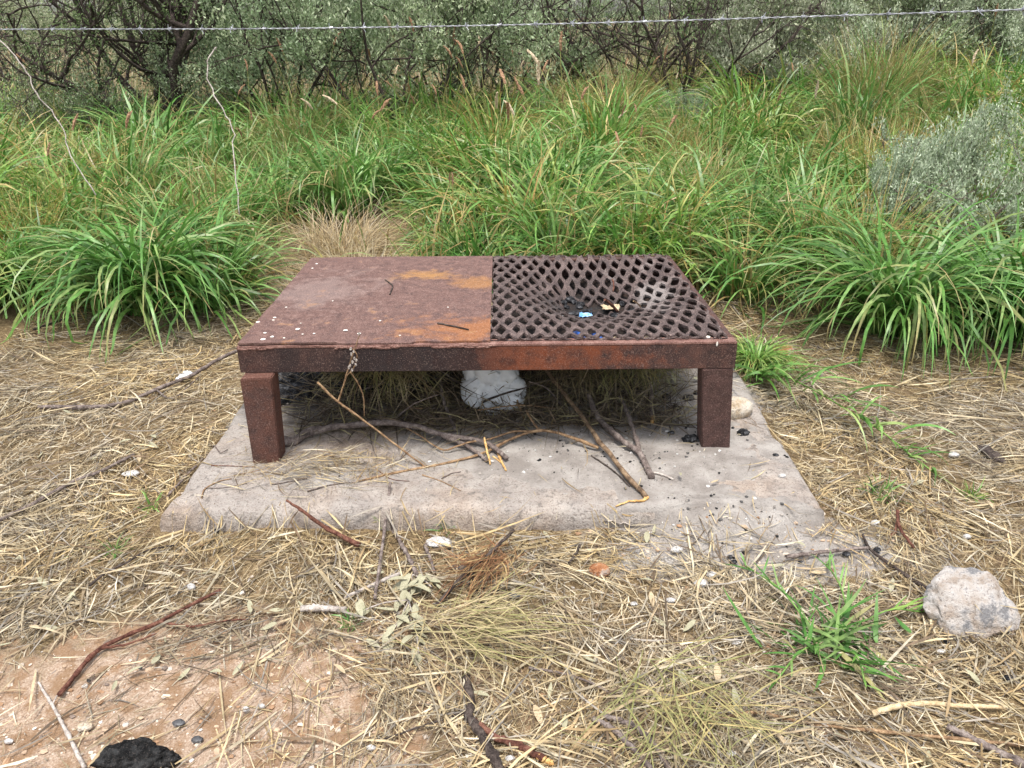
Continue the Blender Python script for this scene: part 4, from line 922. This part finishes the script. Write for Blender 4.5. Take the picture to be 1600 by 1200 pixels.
# seed heads
def seed_mesh(seed, pale=False):
    r_ = random.Random(seed); V = []; Fc = []
    Hh = .95; lean = r_.uniform(.05, .3); az = r_.uniform(0, 6.28); d = Vector((math.cos(az), math.sin(az), 0))
    P = [d*(lean*t*t) + Vector((0, 0, Hh*t*(1-.08*t))) for t in [k/14 for k in range(15)]]
    v, q = tube_np(P, [.0022]*15, 4, .05, seed)
    t_ = (P[-1]-P[-2]).normalized(); drp = r_.uniform(0, .8)
    P2 = []; c = P[-1]; 
    for k in range(12):
        P2.append(c.copy()); c = c + (t_ + (d*.6-Vector((0, 0, 1)))*(drp*(k/11)**1.5)).normalized()*.0115
    v2, q2_ = tube_np(P2, [(.0092)*math.sin(math.pi*min(1, (k+1)/12.5))**.6 for k in range(12)], 9, .45, seed+1)
    nv_ = len(v); V = v + v2; Fc = [(a if a[2] != a[3] else a[:3]) for a in q] + [tuple(i+nv_ for i in (a if a[2] != a[3] else a[:3])) for a in q2_]
    me = bpy.data.meshes.new('seed_stalk'); me.from_pydata(V, [], Fc); me.update()
    me.materials.append(M['stalk']); me.materials.append(M['seed_pale'] if pale else M['seed'])
    nq = len(q); idx = np.zeros(len(me.polygons), np.int32); idx[nq:] = 1; me.polygons.foreach_set('material_index', idx); return me
SEEDS = [seed_mesh(400+k, k % 3 == 2) for k in range(7)]
GT = 'tall green grass tussock in the dense stand behind the table'
def tuss(me, x, y, sc, rot, label=GT, group='grass tussocks in the stand', zs=1.0, seeds=0, name='grass_tussock', cat='grass'):
    z = float(gh(np.array([x]), np.array([y]))[0]) - .01
    if seeds:
        o = empty(name, (x, y, z)); c = link('blades', me, None, o)
        for k in range(seeds):
            s_ = bpy.data.objects.new('seed_stalk', SEEDS[random.randrange(7)]); COL.objects.link(s_); s_.parent = o
            s_.location = (random.gauss(0, .13), random.gauss(0, .13), 0); s_.rotation_euler = (random.gauss(0, .12), random.gauss(0, .12), random.uniform(0, 6.28)); q = random.uniform(1.0, 1.35); s_.scale = (q, q, q)
    else: o = link(name, me, None, None, (x, y, z))
    o.rotation_euler = (random.gauss(0, .10), random.gauss(0, .10), rot) if group else (0, 0, rot); o.scale = (sc, sc, sc*zs)
    return tag(o, label, cat, group)
# the clear front tussocks
for px, py, sc, me, zs, lab in [(235, 490, .92, 0, .95, 'big fountain-like green tussock left of the table corner'), (1395, 520, .92, 1, .95, 'big drooping green tussock right of the table behind straw'), (5, 478, .72, 2, .9, 'green tussock beside the fountain-like one, further from the table'), (1570, 520, .92, 2, .95, 'lush green tussock touching the big drooping one'), (1255, 440, .75, 0, .9, 'green tussock between table corner and big drooping one'), (865, 372, .85, 1, 1.05, 'upright lush green tussock right behind the grate'), (1010, 372, .75, 2, .9, 'arching green tussock behind the back corner of grate'), (745, 385, .62, 0, .9, 'lower green tussock behind the plate edge beside dry straw'), (1110, 400, .62, 0, .85, 'small green tussock leaning at the back right table corner')]:
    p = G(px, py); tuss(LUSH[me], p.x, p.y, sc, random.uniform(0, 6), lab, None, zs)
for px, Yd, sc, k, lab in [(550, 4.75, 1.15, 0, 'flattened dry straw tuft behind the back left table corner'), (480, 4.45, 1.0, 1, 'tangled dry straw tuft spilling beside plate corner'), (610, 4.6, .95, 1, 'dry straw tuft behind the middle of the plate'), (425, 4.05, .5, 0, 'small dry tuft between fountain-like tussock and table'), (530, 5.4, 1.4, 1, 'dry straw mound deeper in the gap behind the plate corner')]:
    p = PY(px, 380, Yd); tuss(DEAD[k], p.x, p.y, sc, random.uniform(0, 6), lab, None, .55)
for px, Yd, sc, lab in [(1370, 8.2, 1.4, 'tall yellow grass clump rising to the wire between saltbushes'), (1400, 8.6, 1.5, 'tall straw coloured grass clump behind the yellow one'), (1340, 8.8, 1.35, 'straw coloured grass leaning on the silver saltbush'), (965, 8.3, 1.2, 'yellow grass clump at the foot of bare dark shrub')]:
    p = PY(px, 100, Yd); tuss(YELL[int(Yd*10) % 2], p.x, p.y, sc, random.uniform(0, 6), lab, None, 1.0)
# the stand behind
pts = []; r_ = random.Random(9); tries = 0
gap = PY(530, 370, 5.1); gap2 = PY(1190, 345, 5.3)
while len(pts) < 240 and tries < 30000:
    tries += 1
    y = 4.45 + 5.7*r_.random()**1.1; x = r_.uniform(-1, 1)*(.70*y+.5)
    if (x-gap.x)**2/.72**2+(y-gap.y)**2/1.25**2 < 1 or (x-gap2.x)**2/.2**2+(y-gap2.y)**2/.3**2 < 1: continue
    if abs(x) < 1.2 and y < 4.7: continue
    if x > 2.2 and y < 5.1: continue
    dmin = .32+.02*(y-4.5)
    if any((x-a)**2+(y-b)**2 < dmin*dmin for a, b in pts): continue
    pts.append((x, y))
for k, (x, y) in enumerate(pts):
    px = 800 + x/(y*math.cos(PITCH)+.6)*F
    yel_ = .05 + .8*math.exp(-((px-1385)/60)**2)*(1 if y > 6 else .3) + .35*math.exp(-((px-960)/70)**2)*(1 if y > 8 else 0) + .16*math.exp(-((px-420)/120)**2)
    if r_.random() < yel_: tuss(YELL[k % 2], x, y, r_.uniform(.8, 1.1), r_.uniform(0, 6.3), 'yellowing dry grass tussock mixed into the green stand', 'yellowing tussocks')
    else:
        s_ = 0
        if y > 5.2 and 500 < px < 1100 and r_.random() < .55: s_ = r_.randint(1, 3)
        elif y > 5.0 and r_.random() < .2: s_ = r_.randint(1, 2)
        sc = r_.uniform(.6, 1.08)*(.86 if y < 5.2 else 1.0)
        tuss(FIELD[k % 6], x, y, sc, r_.uniform(0, 6.3), GT if not s_ else 'tall green grass tussock with brown seed heads behind the table', 'grass tussocks in the stand' if not s_ else 'seeding grass tussocks', r_.uniform(.85, 1.05), s_)
# low undergrowth between the tussocks
r = np.random.default_rng(31); n = 15000
y = 4.5+5.2*r.random(n)**1.3; x = r.uniform(-1, 1, n)*(.72*y+.4)
k_ = (((x-gap.x)/.5)**2+((y-gap.y)/1.2)**2 > 1) | (r.random(n) < .05); x, y = x[k_], y[k_]; n = len(x)
col = GREEN[r.choice(len(GREEN), n)]*r.uniform(.7, 1.1, (n, 1)); dm = (r.random(n) < .34) | (y < 4.6); col[dm] = (DRYG[r.choice(4, n)]*r.uniform(.6, 1, (n, 1)))[dm]
V, Q, C = blades(np.stack([x, y, gh(x, y)], -1), r.uniform(0, 6.28, n), np.abs(r.normal(.5, .4, n)), r.uniform(.2, 1.6, n), r.uniform(.12, .6, n), r.uniform(.006, .016, n), 5, col, r.normal(0, .5, n), wav=.3)
o = kind(link('undergrowth', mesh_np('undergrowth', V, Q, C), M['grass']), 'stuff'); tag(o, 'low mixed green and dry grass filling between the tussocks', 'grass')
# far dry grass on the plain
r = np.random.default_rng(32); n = 14000
y = 9.5+22*r.random(n)**1.4; x = r.uniform(-1, 1, n)*(.75*y+1)
col = np.array([(.52, .42, .22), (.45, .36, .18), (.30, .30, .14), (.58, .5, .3)])[r.choice(4, n)]*r.uniform(.7, 1.1, (n, 1))
V, Q, C = blades(np.stack([x, y, gh(x, y)], -1), r.uniform(0, 6.28, n), np.abs(r.normal(.2, .3, n)), r.uniform(.2, 1.2, n), r.uniform(.3, .8, n), r.uniform(.008, .02, n), 3, col, None)
o = kind(link('far_grass', mesh_np('far_grass', V, Q, C), M['grass']), 'stuff'); tag(o, 'pale dry grass on the plain beyond the shrubs', 'grass')

# green tuft in the foreground
c = S(1300, 1005)
r = np.random.default_rng(41); n = 95
cg = GREEN[r.choice(len(GREEN), n)]*r.uniform(.75, 1.1, (n, 1)); cg[:6] = DRYG[1]
V, Q, C = blades(np.stack([r.normal(0, .06, n), r.normal(0, .045, n), np.zeros(n)], -1), r.uniform(0, 6.28, n), r.uniform(.5, 1.35, n), r.uniform(.2, .8, n), r.uniform(.07, .22, n), r.uniform(.007, .015, n), 6, cg, r.normal(0, .5, n), zmin=.006, wav=.4)
gt = tag(link('grass_tuft', mesh_np('grass_tuft', V, Q, C), M['grass'], None, c), 'small sprawling green grass tuft on straw beside big pale stone', 'grass')
for k, (a, b) in enumerate([((1275, 1000), (1165, 893)), ((1330, 990), (1290, 890)), ((1330, 985), (1440, 965)), ((1280, 1010), (1210, 1075)), ((1320, 1020), (1350, 1080))]):
    P = spline([S(*a, .01), S((a[0]+b[0])/2, (a[1]+b[1])/2, .05), S(*b, .02)], 10); me = tube_mesh('runner', [p-c for p in P], [.0025]*10, 5, .05, k); link('runner', me, M['green_stem'], gt)
    tip_ = P[-1]-c; r = np.random.default_rng(50+k); n = 6; dv = (P[-1]-P[-3]); a0 = math.atan2(dv.y, dv.x)
    V, Q, C = blades(np.array([list(P[4+q % 6]-c) for q in range(n)]), a0+r.normal(0, .6, n), r.uniform(.8, 1.3, n), r.uniform(.1, .6, n), r.uniform(.05, .12, n), r.uniform(.005, .009, n), 5, GREEN[r.choice(6, n)], None, zmin=.006); link('runner_blades', mesh_np('runner_blades', V, Q, C), M['grass'], gt)
# creeping runner beside the slab
rp = [S(1178, 598, .03), S(1215, 615, .09), S(1262, 640, .10), S(1320, 668, .08), S(1372, 690, .05), S(1430, 725, .02), S(1500, 770, .008)]
c = S(1178, 598); P = spline(rp, 40)
ru = tag(link('grass_runner', tube_mesh('grass_runner', [p-c for p in P], [.0035]*40, 5, .05, 3), M['green_stem'], None, c), 'leafy green grass runner creeping from slab edge over straw', 'grass')
r = np.random.default_rng(61)
nb = 90; ii = (r.random(nb)**2.0*36).astype(int); dv = [P[i+2]-P[i] for i in ii]; a0 = np.array([math.atan2(d.y, d.x) for d in dv])
V, Q, C = blades(np.array([list(P[i]-c) for i in ii])+r.normal(0, .03, (nb, 3))*np.array([1, 1, .3])*(1-ii/42)[:, None], a0+r.normal(0, .8, nb), r.uniform(.5, 1.3, nb), r.uniform(.5, 1.6, nb), (.08+.38*r.random(nb)**1.3)*(1-.6*ii/40), r.uniform(.010, .020, nb)*(1-.4*ii/40), 7, GREEN[r.choice(6, nb)]*r.uniform(.8, 1.15, (nb, 1)), r.normal(0, .4, nb), zmin=-.03)
link('runner_blades', mesh_np('runner_blades', V, Q, C), M['grass'], ru)
p = S(1172, 590); tuss(LUSH[0], p.x+.05, p.y+.12, .30, 1.0, 'small green tuft at slab corner where runner starts', None, .8)
# single green blade and slab-edge weeds
c = S(88, 882); P = [S(88, 882, .006), S(120, 862, .012), S(155, 843, .01)]
d = P[-1]-P[0]; V, Q, C = blades(np.zeros((1, 3)), np.array([math.atan2(d.y, d.x)]), np.array([1.45]), np.array([.15]), np.array([d.length]), np.array([.010]), 6, np.array([(.12, .25, .05)]), np.zeros(1), zmin=0.)
tag(link('loose_grass', mesh_np('loose_grass', V, Q, C), M['grass'], None, c), 'single loose green grass blade lying on the straw', 'grass')
for k, (px, py, s_, lab) in enumerate([(238, 795, .10, 'tiny green weed at the front left slab corner'), (600, 822, .09, 'tiny green weed at slab front by the grey stick'), (1380, 775, .13, 'low green weed in straw right of slab'), (700, 828, .08, 'tiny weed at the slab front by flat white stone'), (180, 860, .07, 'tiny green shoot in straw beside thin dark twig'), (548, 975, .07, 'tiny feathery green weed beside bark strip'), (1520, 775, .09, 'tiny weed at the far end of the runner')]):
    p = S(px, py); me = tussock_mesh('weed', 40, 1.0, 2.2, (.3, 1.2), .1, 500+k, (.03, .07), .7, .3, 4); o = link('weed', me, None, None, p); o.scale = (s_,)*3; tag(o, lab, 'weed')

# ================================================================== SHRUBS AND TREES
def branchy(seed, n_main, Ht, spread, r0, levels=3, kids=5, droop=0.0, base_r=.1, upright=.6):
    """returns (V, Q) of tubes and the list of twig points that carry leaves"""
    rr = random.Random(seed); VV = []; QQ = []; tips = []
    def grow(p, d, L_, r_, lev):
        nseg = 7 if lev == 0 else 5; P = [p.copy()]; q = p.copy(); dd = d.copy()
        for k in range(nseg):
            dd = (dd + Vector((rr.gauss(0, .22), rr.gauss(0, .22), rr.gauss(0, .14)+.05-droop*lev))).normalized(); q = q + dd*L_/nseg; P.append(q.copy())
        R = [r_*(1-.6*k/nseg) for k in range(nseg+1)]
        v, f = tube_np(P, R, 6 if lev == 0 else (4 if lev == 1 else 3), .12, rr.randrange(9999))
        k0 = len(VV); VV.extend(v); QQ.extend([tuple(i+k0 for i in a) for a in f])
        if lev >= levels-1:
            for k in range(1, nseg+1): tips.append((P[k], dd.copy()))
        if lev < levels:
            for k in range(kids):
                t_ = rr.uniform(.3, 1)*nseg; i = min(int(t_), nseg-1); b = P[i].lerp(P[i+1], t_-i)
                nd = (dd*.7 + Vector((rr.gauss(0, .7), rr.gauss(0, .7), rr.gauss(.15, .45)))).normalized()
                grow(b, nd, L_*rr.uniform(.4, .65), max(r_*.45, .0018), lev+1)
    for k in range(n_main):
        a = 6.283*k/n_main + rr.uniform(-.4, .4); sp_ = spread*rr.uniform(.3, 1)
        d = Vector((math.cos(a)*sp_, math.sin(a)*sp_, upright)).normalized()
        grow(Vector((math.cos(a)*base_r*rr.random(), math.sin(a)*base_r*rr.random(), 0)), d, Ht*rr.uniform(.6, 1), r0*rr.uniform(.6, 1), 0)
    return VV, QQ, tips
def leaves_np(tips, per, size, cols, seed, jit=.05, asp=.38):
    r = np.random.default_rng(seed); cols = np.array(cols)
    P = np.array([list(t[0]) for t in tips]); D = np.array([list(t[1]) for t in tips])
    P = np.repeat(P, per, 0) + r.normal(0, jit, (len(tips)*per, 3)); D = np.repeat(D, per, 0); n = len(P)
    d = D*.6 + r.normal(0, .7, (n, 3)) + np.array([0, 0, .25]); d /= np.linalg.norm(d, axis=1, keepdims=True)
    s = np.cross(d, r.normal(size=(n, 3))); s /= np.linalg.norm(s, axis=1, keepdims=True)
    nz = .65*vnoise(P[:, 0]*3.6+P[:, 2]*2.6, P[:, 1]*3.6+P[:, 2]*3.1, seed)+.35*vnoise(P[:, 0]*11+P[:, 2]*9, P[:, 1]*11-P[:, 2]*8, seed+5); kp = nz > .42; P, D, d, s = P[kp], D[kp], d[kp], s[kp]; n = len(P)
    L_ = size*r.uniform(.6, 1.3, n)[:, None]
    V = np.stack([P, P+d*L_*.5+s*L_*asp*.5, P+d*L_, P+d*L_*.5-s*L_*asp*.5], 1).reshape(-1, 3)
    V[:, 2] = np.maximum(V[:, 2], .02)
    Q = np.arange(n*4).reshape(-1, 4)
    C = np.repeat(cols[r.choice(len(cols), n)]*r.uniform(.75, 1.15, (n, 1)), 4, 0); return V, Q, C
def make_shrub(seed, leafsize, per, cols, jit, barkm, **kw):
    v, q, tips = branchy(seed, **kw)
    me = bpy.data.meshes.new('branches'); me.from_pydata([tuple(a) for a in v], [], [a if a[2] != a[3] else a[:3] for a in q]); me.update(); me.materials.append(M[barkm])
    me.polygons.foreach_set('use_smooth', np.ones(len(me.polygons), bool))
    lm = None
    if per:
        V, Q, C = leaves_np(tips, per, leafsize, cols, seed, jit); lm = mesh_np('crown', V, Q, C, False); lm.materials.append(M['leafy'])
    return me, lm
SAGE = [(.34, .40, .24), (.44, .50, .32), (.26, .33, .18), (.52, .56, .40)]; SILV = [(.46, .52, .38), (.56, .61, .46), (.34, .40, .27), (.62, .66, .53)]; OLV = [(.13, .19, .08), (.18, .24, .11), (.10, .15, .06)]
K_sage = [make_shrub(600+k, .034, 8, SAGE, .035, 'bark_dark', n_main=9, Ht=1.5, spread=.9, r0=.020, levels=3, kids=4, upright=.8) for k in range(3)]
K_salt = [make_shrub(610+k, .020, 30, SILV, .020, 'bark_grey', n_main=9, Ht=.62, spread=1.0, r0=.010, levels=2, kids=5, upright=.75) for k in range(2)]
K_bare = [make_shrub(620+k, .03, 1, OLV, .05, 'bark_dark', n_main=9, Ht=1.5, spread=1.1, r0=.022, levels=3, kids=4, upright=.8) for k in range(2)]
K_tree = make_shrub(630, .04, 2, OLV, .07, 'bark_dark', n_main=7, Ht=2.3, spread=.75, r0=.075, levels=3, kids=5, upright=.9, base_r=.15)
K_low = [make_shrub(640+k, .026, 6, OLV+SAGE, .05, 'bark_grey', n_main=8, Ht=.8, spread=.9, r0=.012, levels=2, kids=5, upright=.8) for k in range(2)]
def shrub(K, px, Y, sc, label, rot, name='shrub', cat='shrub', z=None, part='branches', zs=1.0, group=None):
    x = PY(px, 60, Y).x; zs = zs*1.25 if K is not K_tree and name == 'shrub' else zs; zz = float(gh(np.array([x]), np.array([Y]))[0]) - .02 if z is None else z
    o = empty(name, (x, Y, zz)); link(part, K[0], None, o)
    if K[1]: link('crown', K[1], None, o)
    o.rotation_euler = (0, 0, rot); o.scale = (sc, sc, sc*zs); return tag(o, label, cat, group)
shrub(K_tree, 226, 9.0, 1.0, 'dark multi-stemmed tree with bare crooked limbs behind the left grass', .4, 'tree', 'tree', part='trunk')
shrub(K_sage[0], 445, 9.3, 1.15, 'dense sage green shrub next to the multi-stemmed tree', 0.3)
shrub(K_sage[1], 600, 8.9, 1.15, 'leafy grey-green shrub with dark inner twigs behind the seed heads', 1.7)
shrub(K_sage[2], 735, 9.2, 1.15, 'sage green shrub standing beside the bare dark shrub', 2.9)
shrub(K_sage[0], 330, 11.2, 1.15, 'grey-green shrub behind the multi-stemmed tree', 2.2)
shrub(K_sage[1], 525, 11.5, 1.1, 'grey-green shrub glimpsed between two nearer sage shrubs', 4.2)
shrub(K_bare[0], 850, 10.2, 1.1, 'thin dark shrub with few leaves before the pale plain', 0.2)
shrub(K_bare[1], 985, 9.6, 1.05, 'bare dark branching shrub over yellow grass behind wire', 1.2)
shrub(K_bare[0], 1085, 9.0, 1.15, 'tangled dead grey shrub beside the silver saltbush', 3.5)
shrub(K_bare[1], 20, 11.0, 1.3, 'bare brownish shrub beyond the hanging dead stem', 0.9)
shrub(K_low[0], 110, 8.6, 1.0, 'low olive bush under the tree limbs', 0.5)
shrub(K_low[1], 40, 8.4, .9, 'low olive bush beside the hanging dead stem', 1.5)
shrub(K_low[1], 900, 11.0, 1.1, 'low olive bush on the plain behind the thin dark shrub', 3.1)
shrub(K_low[0], 1000, 12.0, 1.2, 'low olive bush on the plain behind the bare dark shrub', 4.4)
shrub(K_low[0], 300, 9.2, .9, 'low olive bush right of the tree trunk', 2.5)
shrub(K_salt[0], 1170, 9.3, 1.5, 'tall silver grey saltbush reaching above the wire', .7, 'saltbush', 'saltbush', zs=1.6)
shrub(K_salt[1], 1275, 9.9, 1.6, 'silver saltbush behind the tall yellow grass', 2.7, 'saltbush', 'saltbush', zs=1.5)
shrub(K_salt[0], 1480, 10.3, 1.6, 'darker silver saltbush behind the yellow grass clump', 4.0, 'saltbush', 'saltbush', zs=1.5)
shrub(K_salt[1], 1610, 10.2, 1.6, 'silver saltbush half hidden behind the darker one', 2.0, 'saltbush', 'saltbush', zs=1.5)
shrub(K_sage[2], 1370, 11.2, 1.15, 'dark sage shrub behind the yellow grass clump', 0.6)
shrub(K_sage[0], 1520, 10.2, 1.2, 'sage shrub behind the darker silver saltbush', 3.6)
shrub(K_sage[1], 1220, 10.4, 1.15, 'sage shrub behind the tall silver saltbush', 5.1)
shrub(K_salt[1], 1555, 4.95, .90, 'round silver saltbush standing in front of the wire', 1.0, 'saltbush', 'saltbush', zs=1.7)
shrub(K_salt[0], 1455, 5.2, .62, 'small silver saltbush leaning against the round one', 5.0, 'saltbush', 'saltbush', zs=1.7)
shrub(K_salt[1], 1110, 8.4, .7, 'small pale saltbush growing in grass below the tall one', 3.0, 'saltbush', 'saltbush')
shrub(K_salt[0], 1060, 8.6, .7, 'small grey saltbush among the seeding grass', 2.0, 'saltbush', 'saltbush')
for k, (px, Y, sc) in enumerate([(250, 15, 1.3), (420, 14, 1.3), (560, 15, 1.4), (700, 14, 1.3), (60, 16, 1.4), (1100, 14, 1.2), (1230, 13, 1.3), (1380, 14, 1.4), (1560, 13, 1.4), (800, 17, 1.2), (150, 22, 1.3), (420, 26, 1.5), (800, 24, 1.2), (900, 34, 1.5), (1010, 28, 1.2), (1080, 20, 1.1), (650, 30, 1.5), (60, 30, 1.4), (1180, 26, 1.4), (1330, 30, 1.4), (1500, 24, 1.4)]):
    shrub(K_sage[k % 3], px, Y, sc*.8, 'distant scrub bush on the dry plain', k*1.1, group='distant scrub bushes')

# ================================================================== FENCE WIRE
A = PY(-420, 50, 5.6); B = PY(2100, -5, 3.8)
ctrl = [PY(0, 46, 5.3), PY(400, 45, 5.0), PY(800, 39, 4.75), PY(1200, 28, 4.4), PY(1600, 15, 4.1)]
full = spline([A]+ctrl+[B], 420)
base = full[0].copy()
bw = tag(empty('barbed_wire', base), 'taut galvanised barbed wire strand stretched in front of the shrubs', 'wire')
for s_ in (0, 1):
    P = []; L_ = 0
    for i, p in enumerate(full):
        if i: L_ += (full[i]-full[i-1]).length
        ph = L_/.045*math.pi + s_*math.pi; P.append(p - base + Vector((0, math.cos(ph)*.0028, math.sin(ph)*.0028)))
    link('strand', tube_mesh('strand', P, [.0024]*len(P), 4, 0, s_), M['wire'], bw)
bm = bmesh.new()
def rod(bm, a, b, r_):
    d = b-a; q = d.to_track_quat('Z', 'Y').to_matrix().to_4x4()
    bmesh.ops.create_cone(bm, cap_ends=True, segments=4, radius1=r_, radius2=r_*.6, depth=d.length, matrix=Matrix.Translation((a+b)/2) @ q)
for a in (.5, 2.2, 3.8, 5.4): rod(bm, Vector((-.006, 0, 0)), Vector((random.uniform(-.012, .012), math.cos(a)*.026, math.sin(a)*.026)), .0030)
bmesh.ops.create_cone(bm, cap_ends=True, segments=6, radius1=.008, radius2=.008, depth=.020, matrix=Matrix.Rotation(math.pi/2, 4, 'Y'))
bme = bm_mesh(bm, 'barb'); bme.materials.append(M['wire'])
L_ = 0; nxt = .1
for i in range(1, len(full)):
    L_ += (full[i]-full[i-1]).length
    if L_ > nxt:
        nxt += .195
        if -6 < full[i].x < 6:
            o = bpy.data.objects.new('barb', bme); COL.objects.link(o); o.parent = bw; o.location = full[i]-base; o.rotation_euler = (random.uniform(0, 6), random.uniform(-.2, .2), random.uniform(-.3, .3))
for p, lab in ((full[0], 'weathered round timber post at the far end of the wire'), (full[-1], 'weathered round timber post at the near end of the wire')):
    P = [Vector((0, 0, z)) for z in np.linspace(-.1, p.z+.12, 12)]; tag(link('fence_post', tube_mesh('fence_post', P, [.055]*12, 12, .05, 5), M['bark_pale'], None, (p.x, p.y, 0)), lab, 'post')
# arching dead stems in front of the left grass
def deadstem(label, pts, Ys, seed, r0):
    P = [PY(p[0], p[1], y_) for p, y_ in zip(pts, Ys)]; o = stick(label, P, r0, r0*.8, M['bark_pale'], 'dead_stem', cat='stem', world=True, n=30, seed=seed, wob=6.0)
    return o
g0 = PY(160, 330, 5.0)
deadstem('grey dead stem arching down into the grass from the wire end', [(-30, 48), (10, 72), (40, 110), (60, 150), (95, 195), (112, 245), (150, 305)], [5.3, 5.25, 5.2, 5.15, 5.1, 5.0, 4.9], 700, .0042)
deadstem('grey crooked dead stem standing in grass below the sage shrub', [(338, 74), (324, 95), (326, 128), (348, 172), (362, 205), (366, 260), (374, 335)], [5.6, 5.55, 5.5, 5.4, 5.3, 5.1, 4.9], 701, .0045)

scene.render.engine = 'CYCLES'
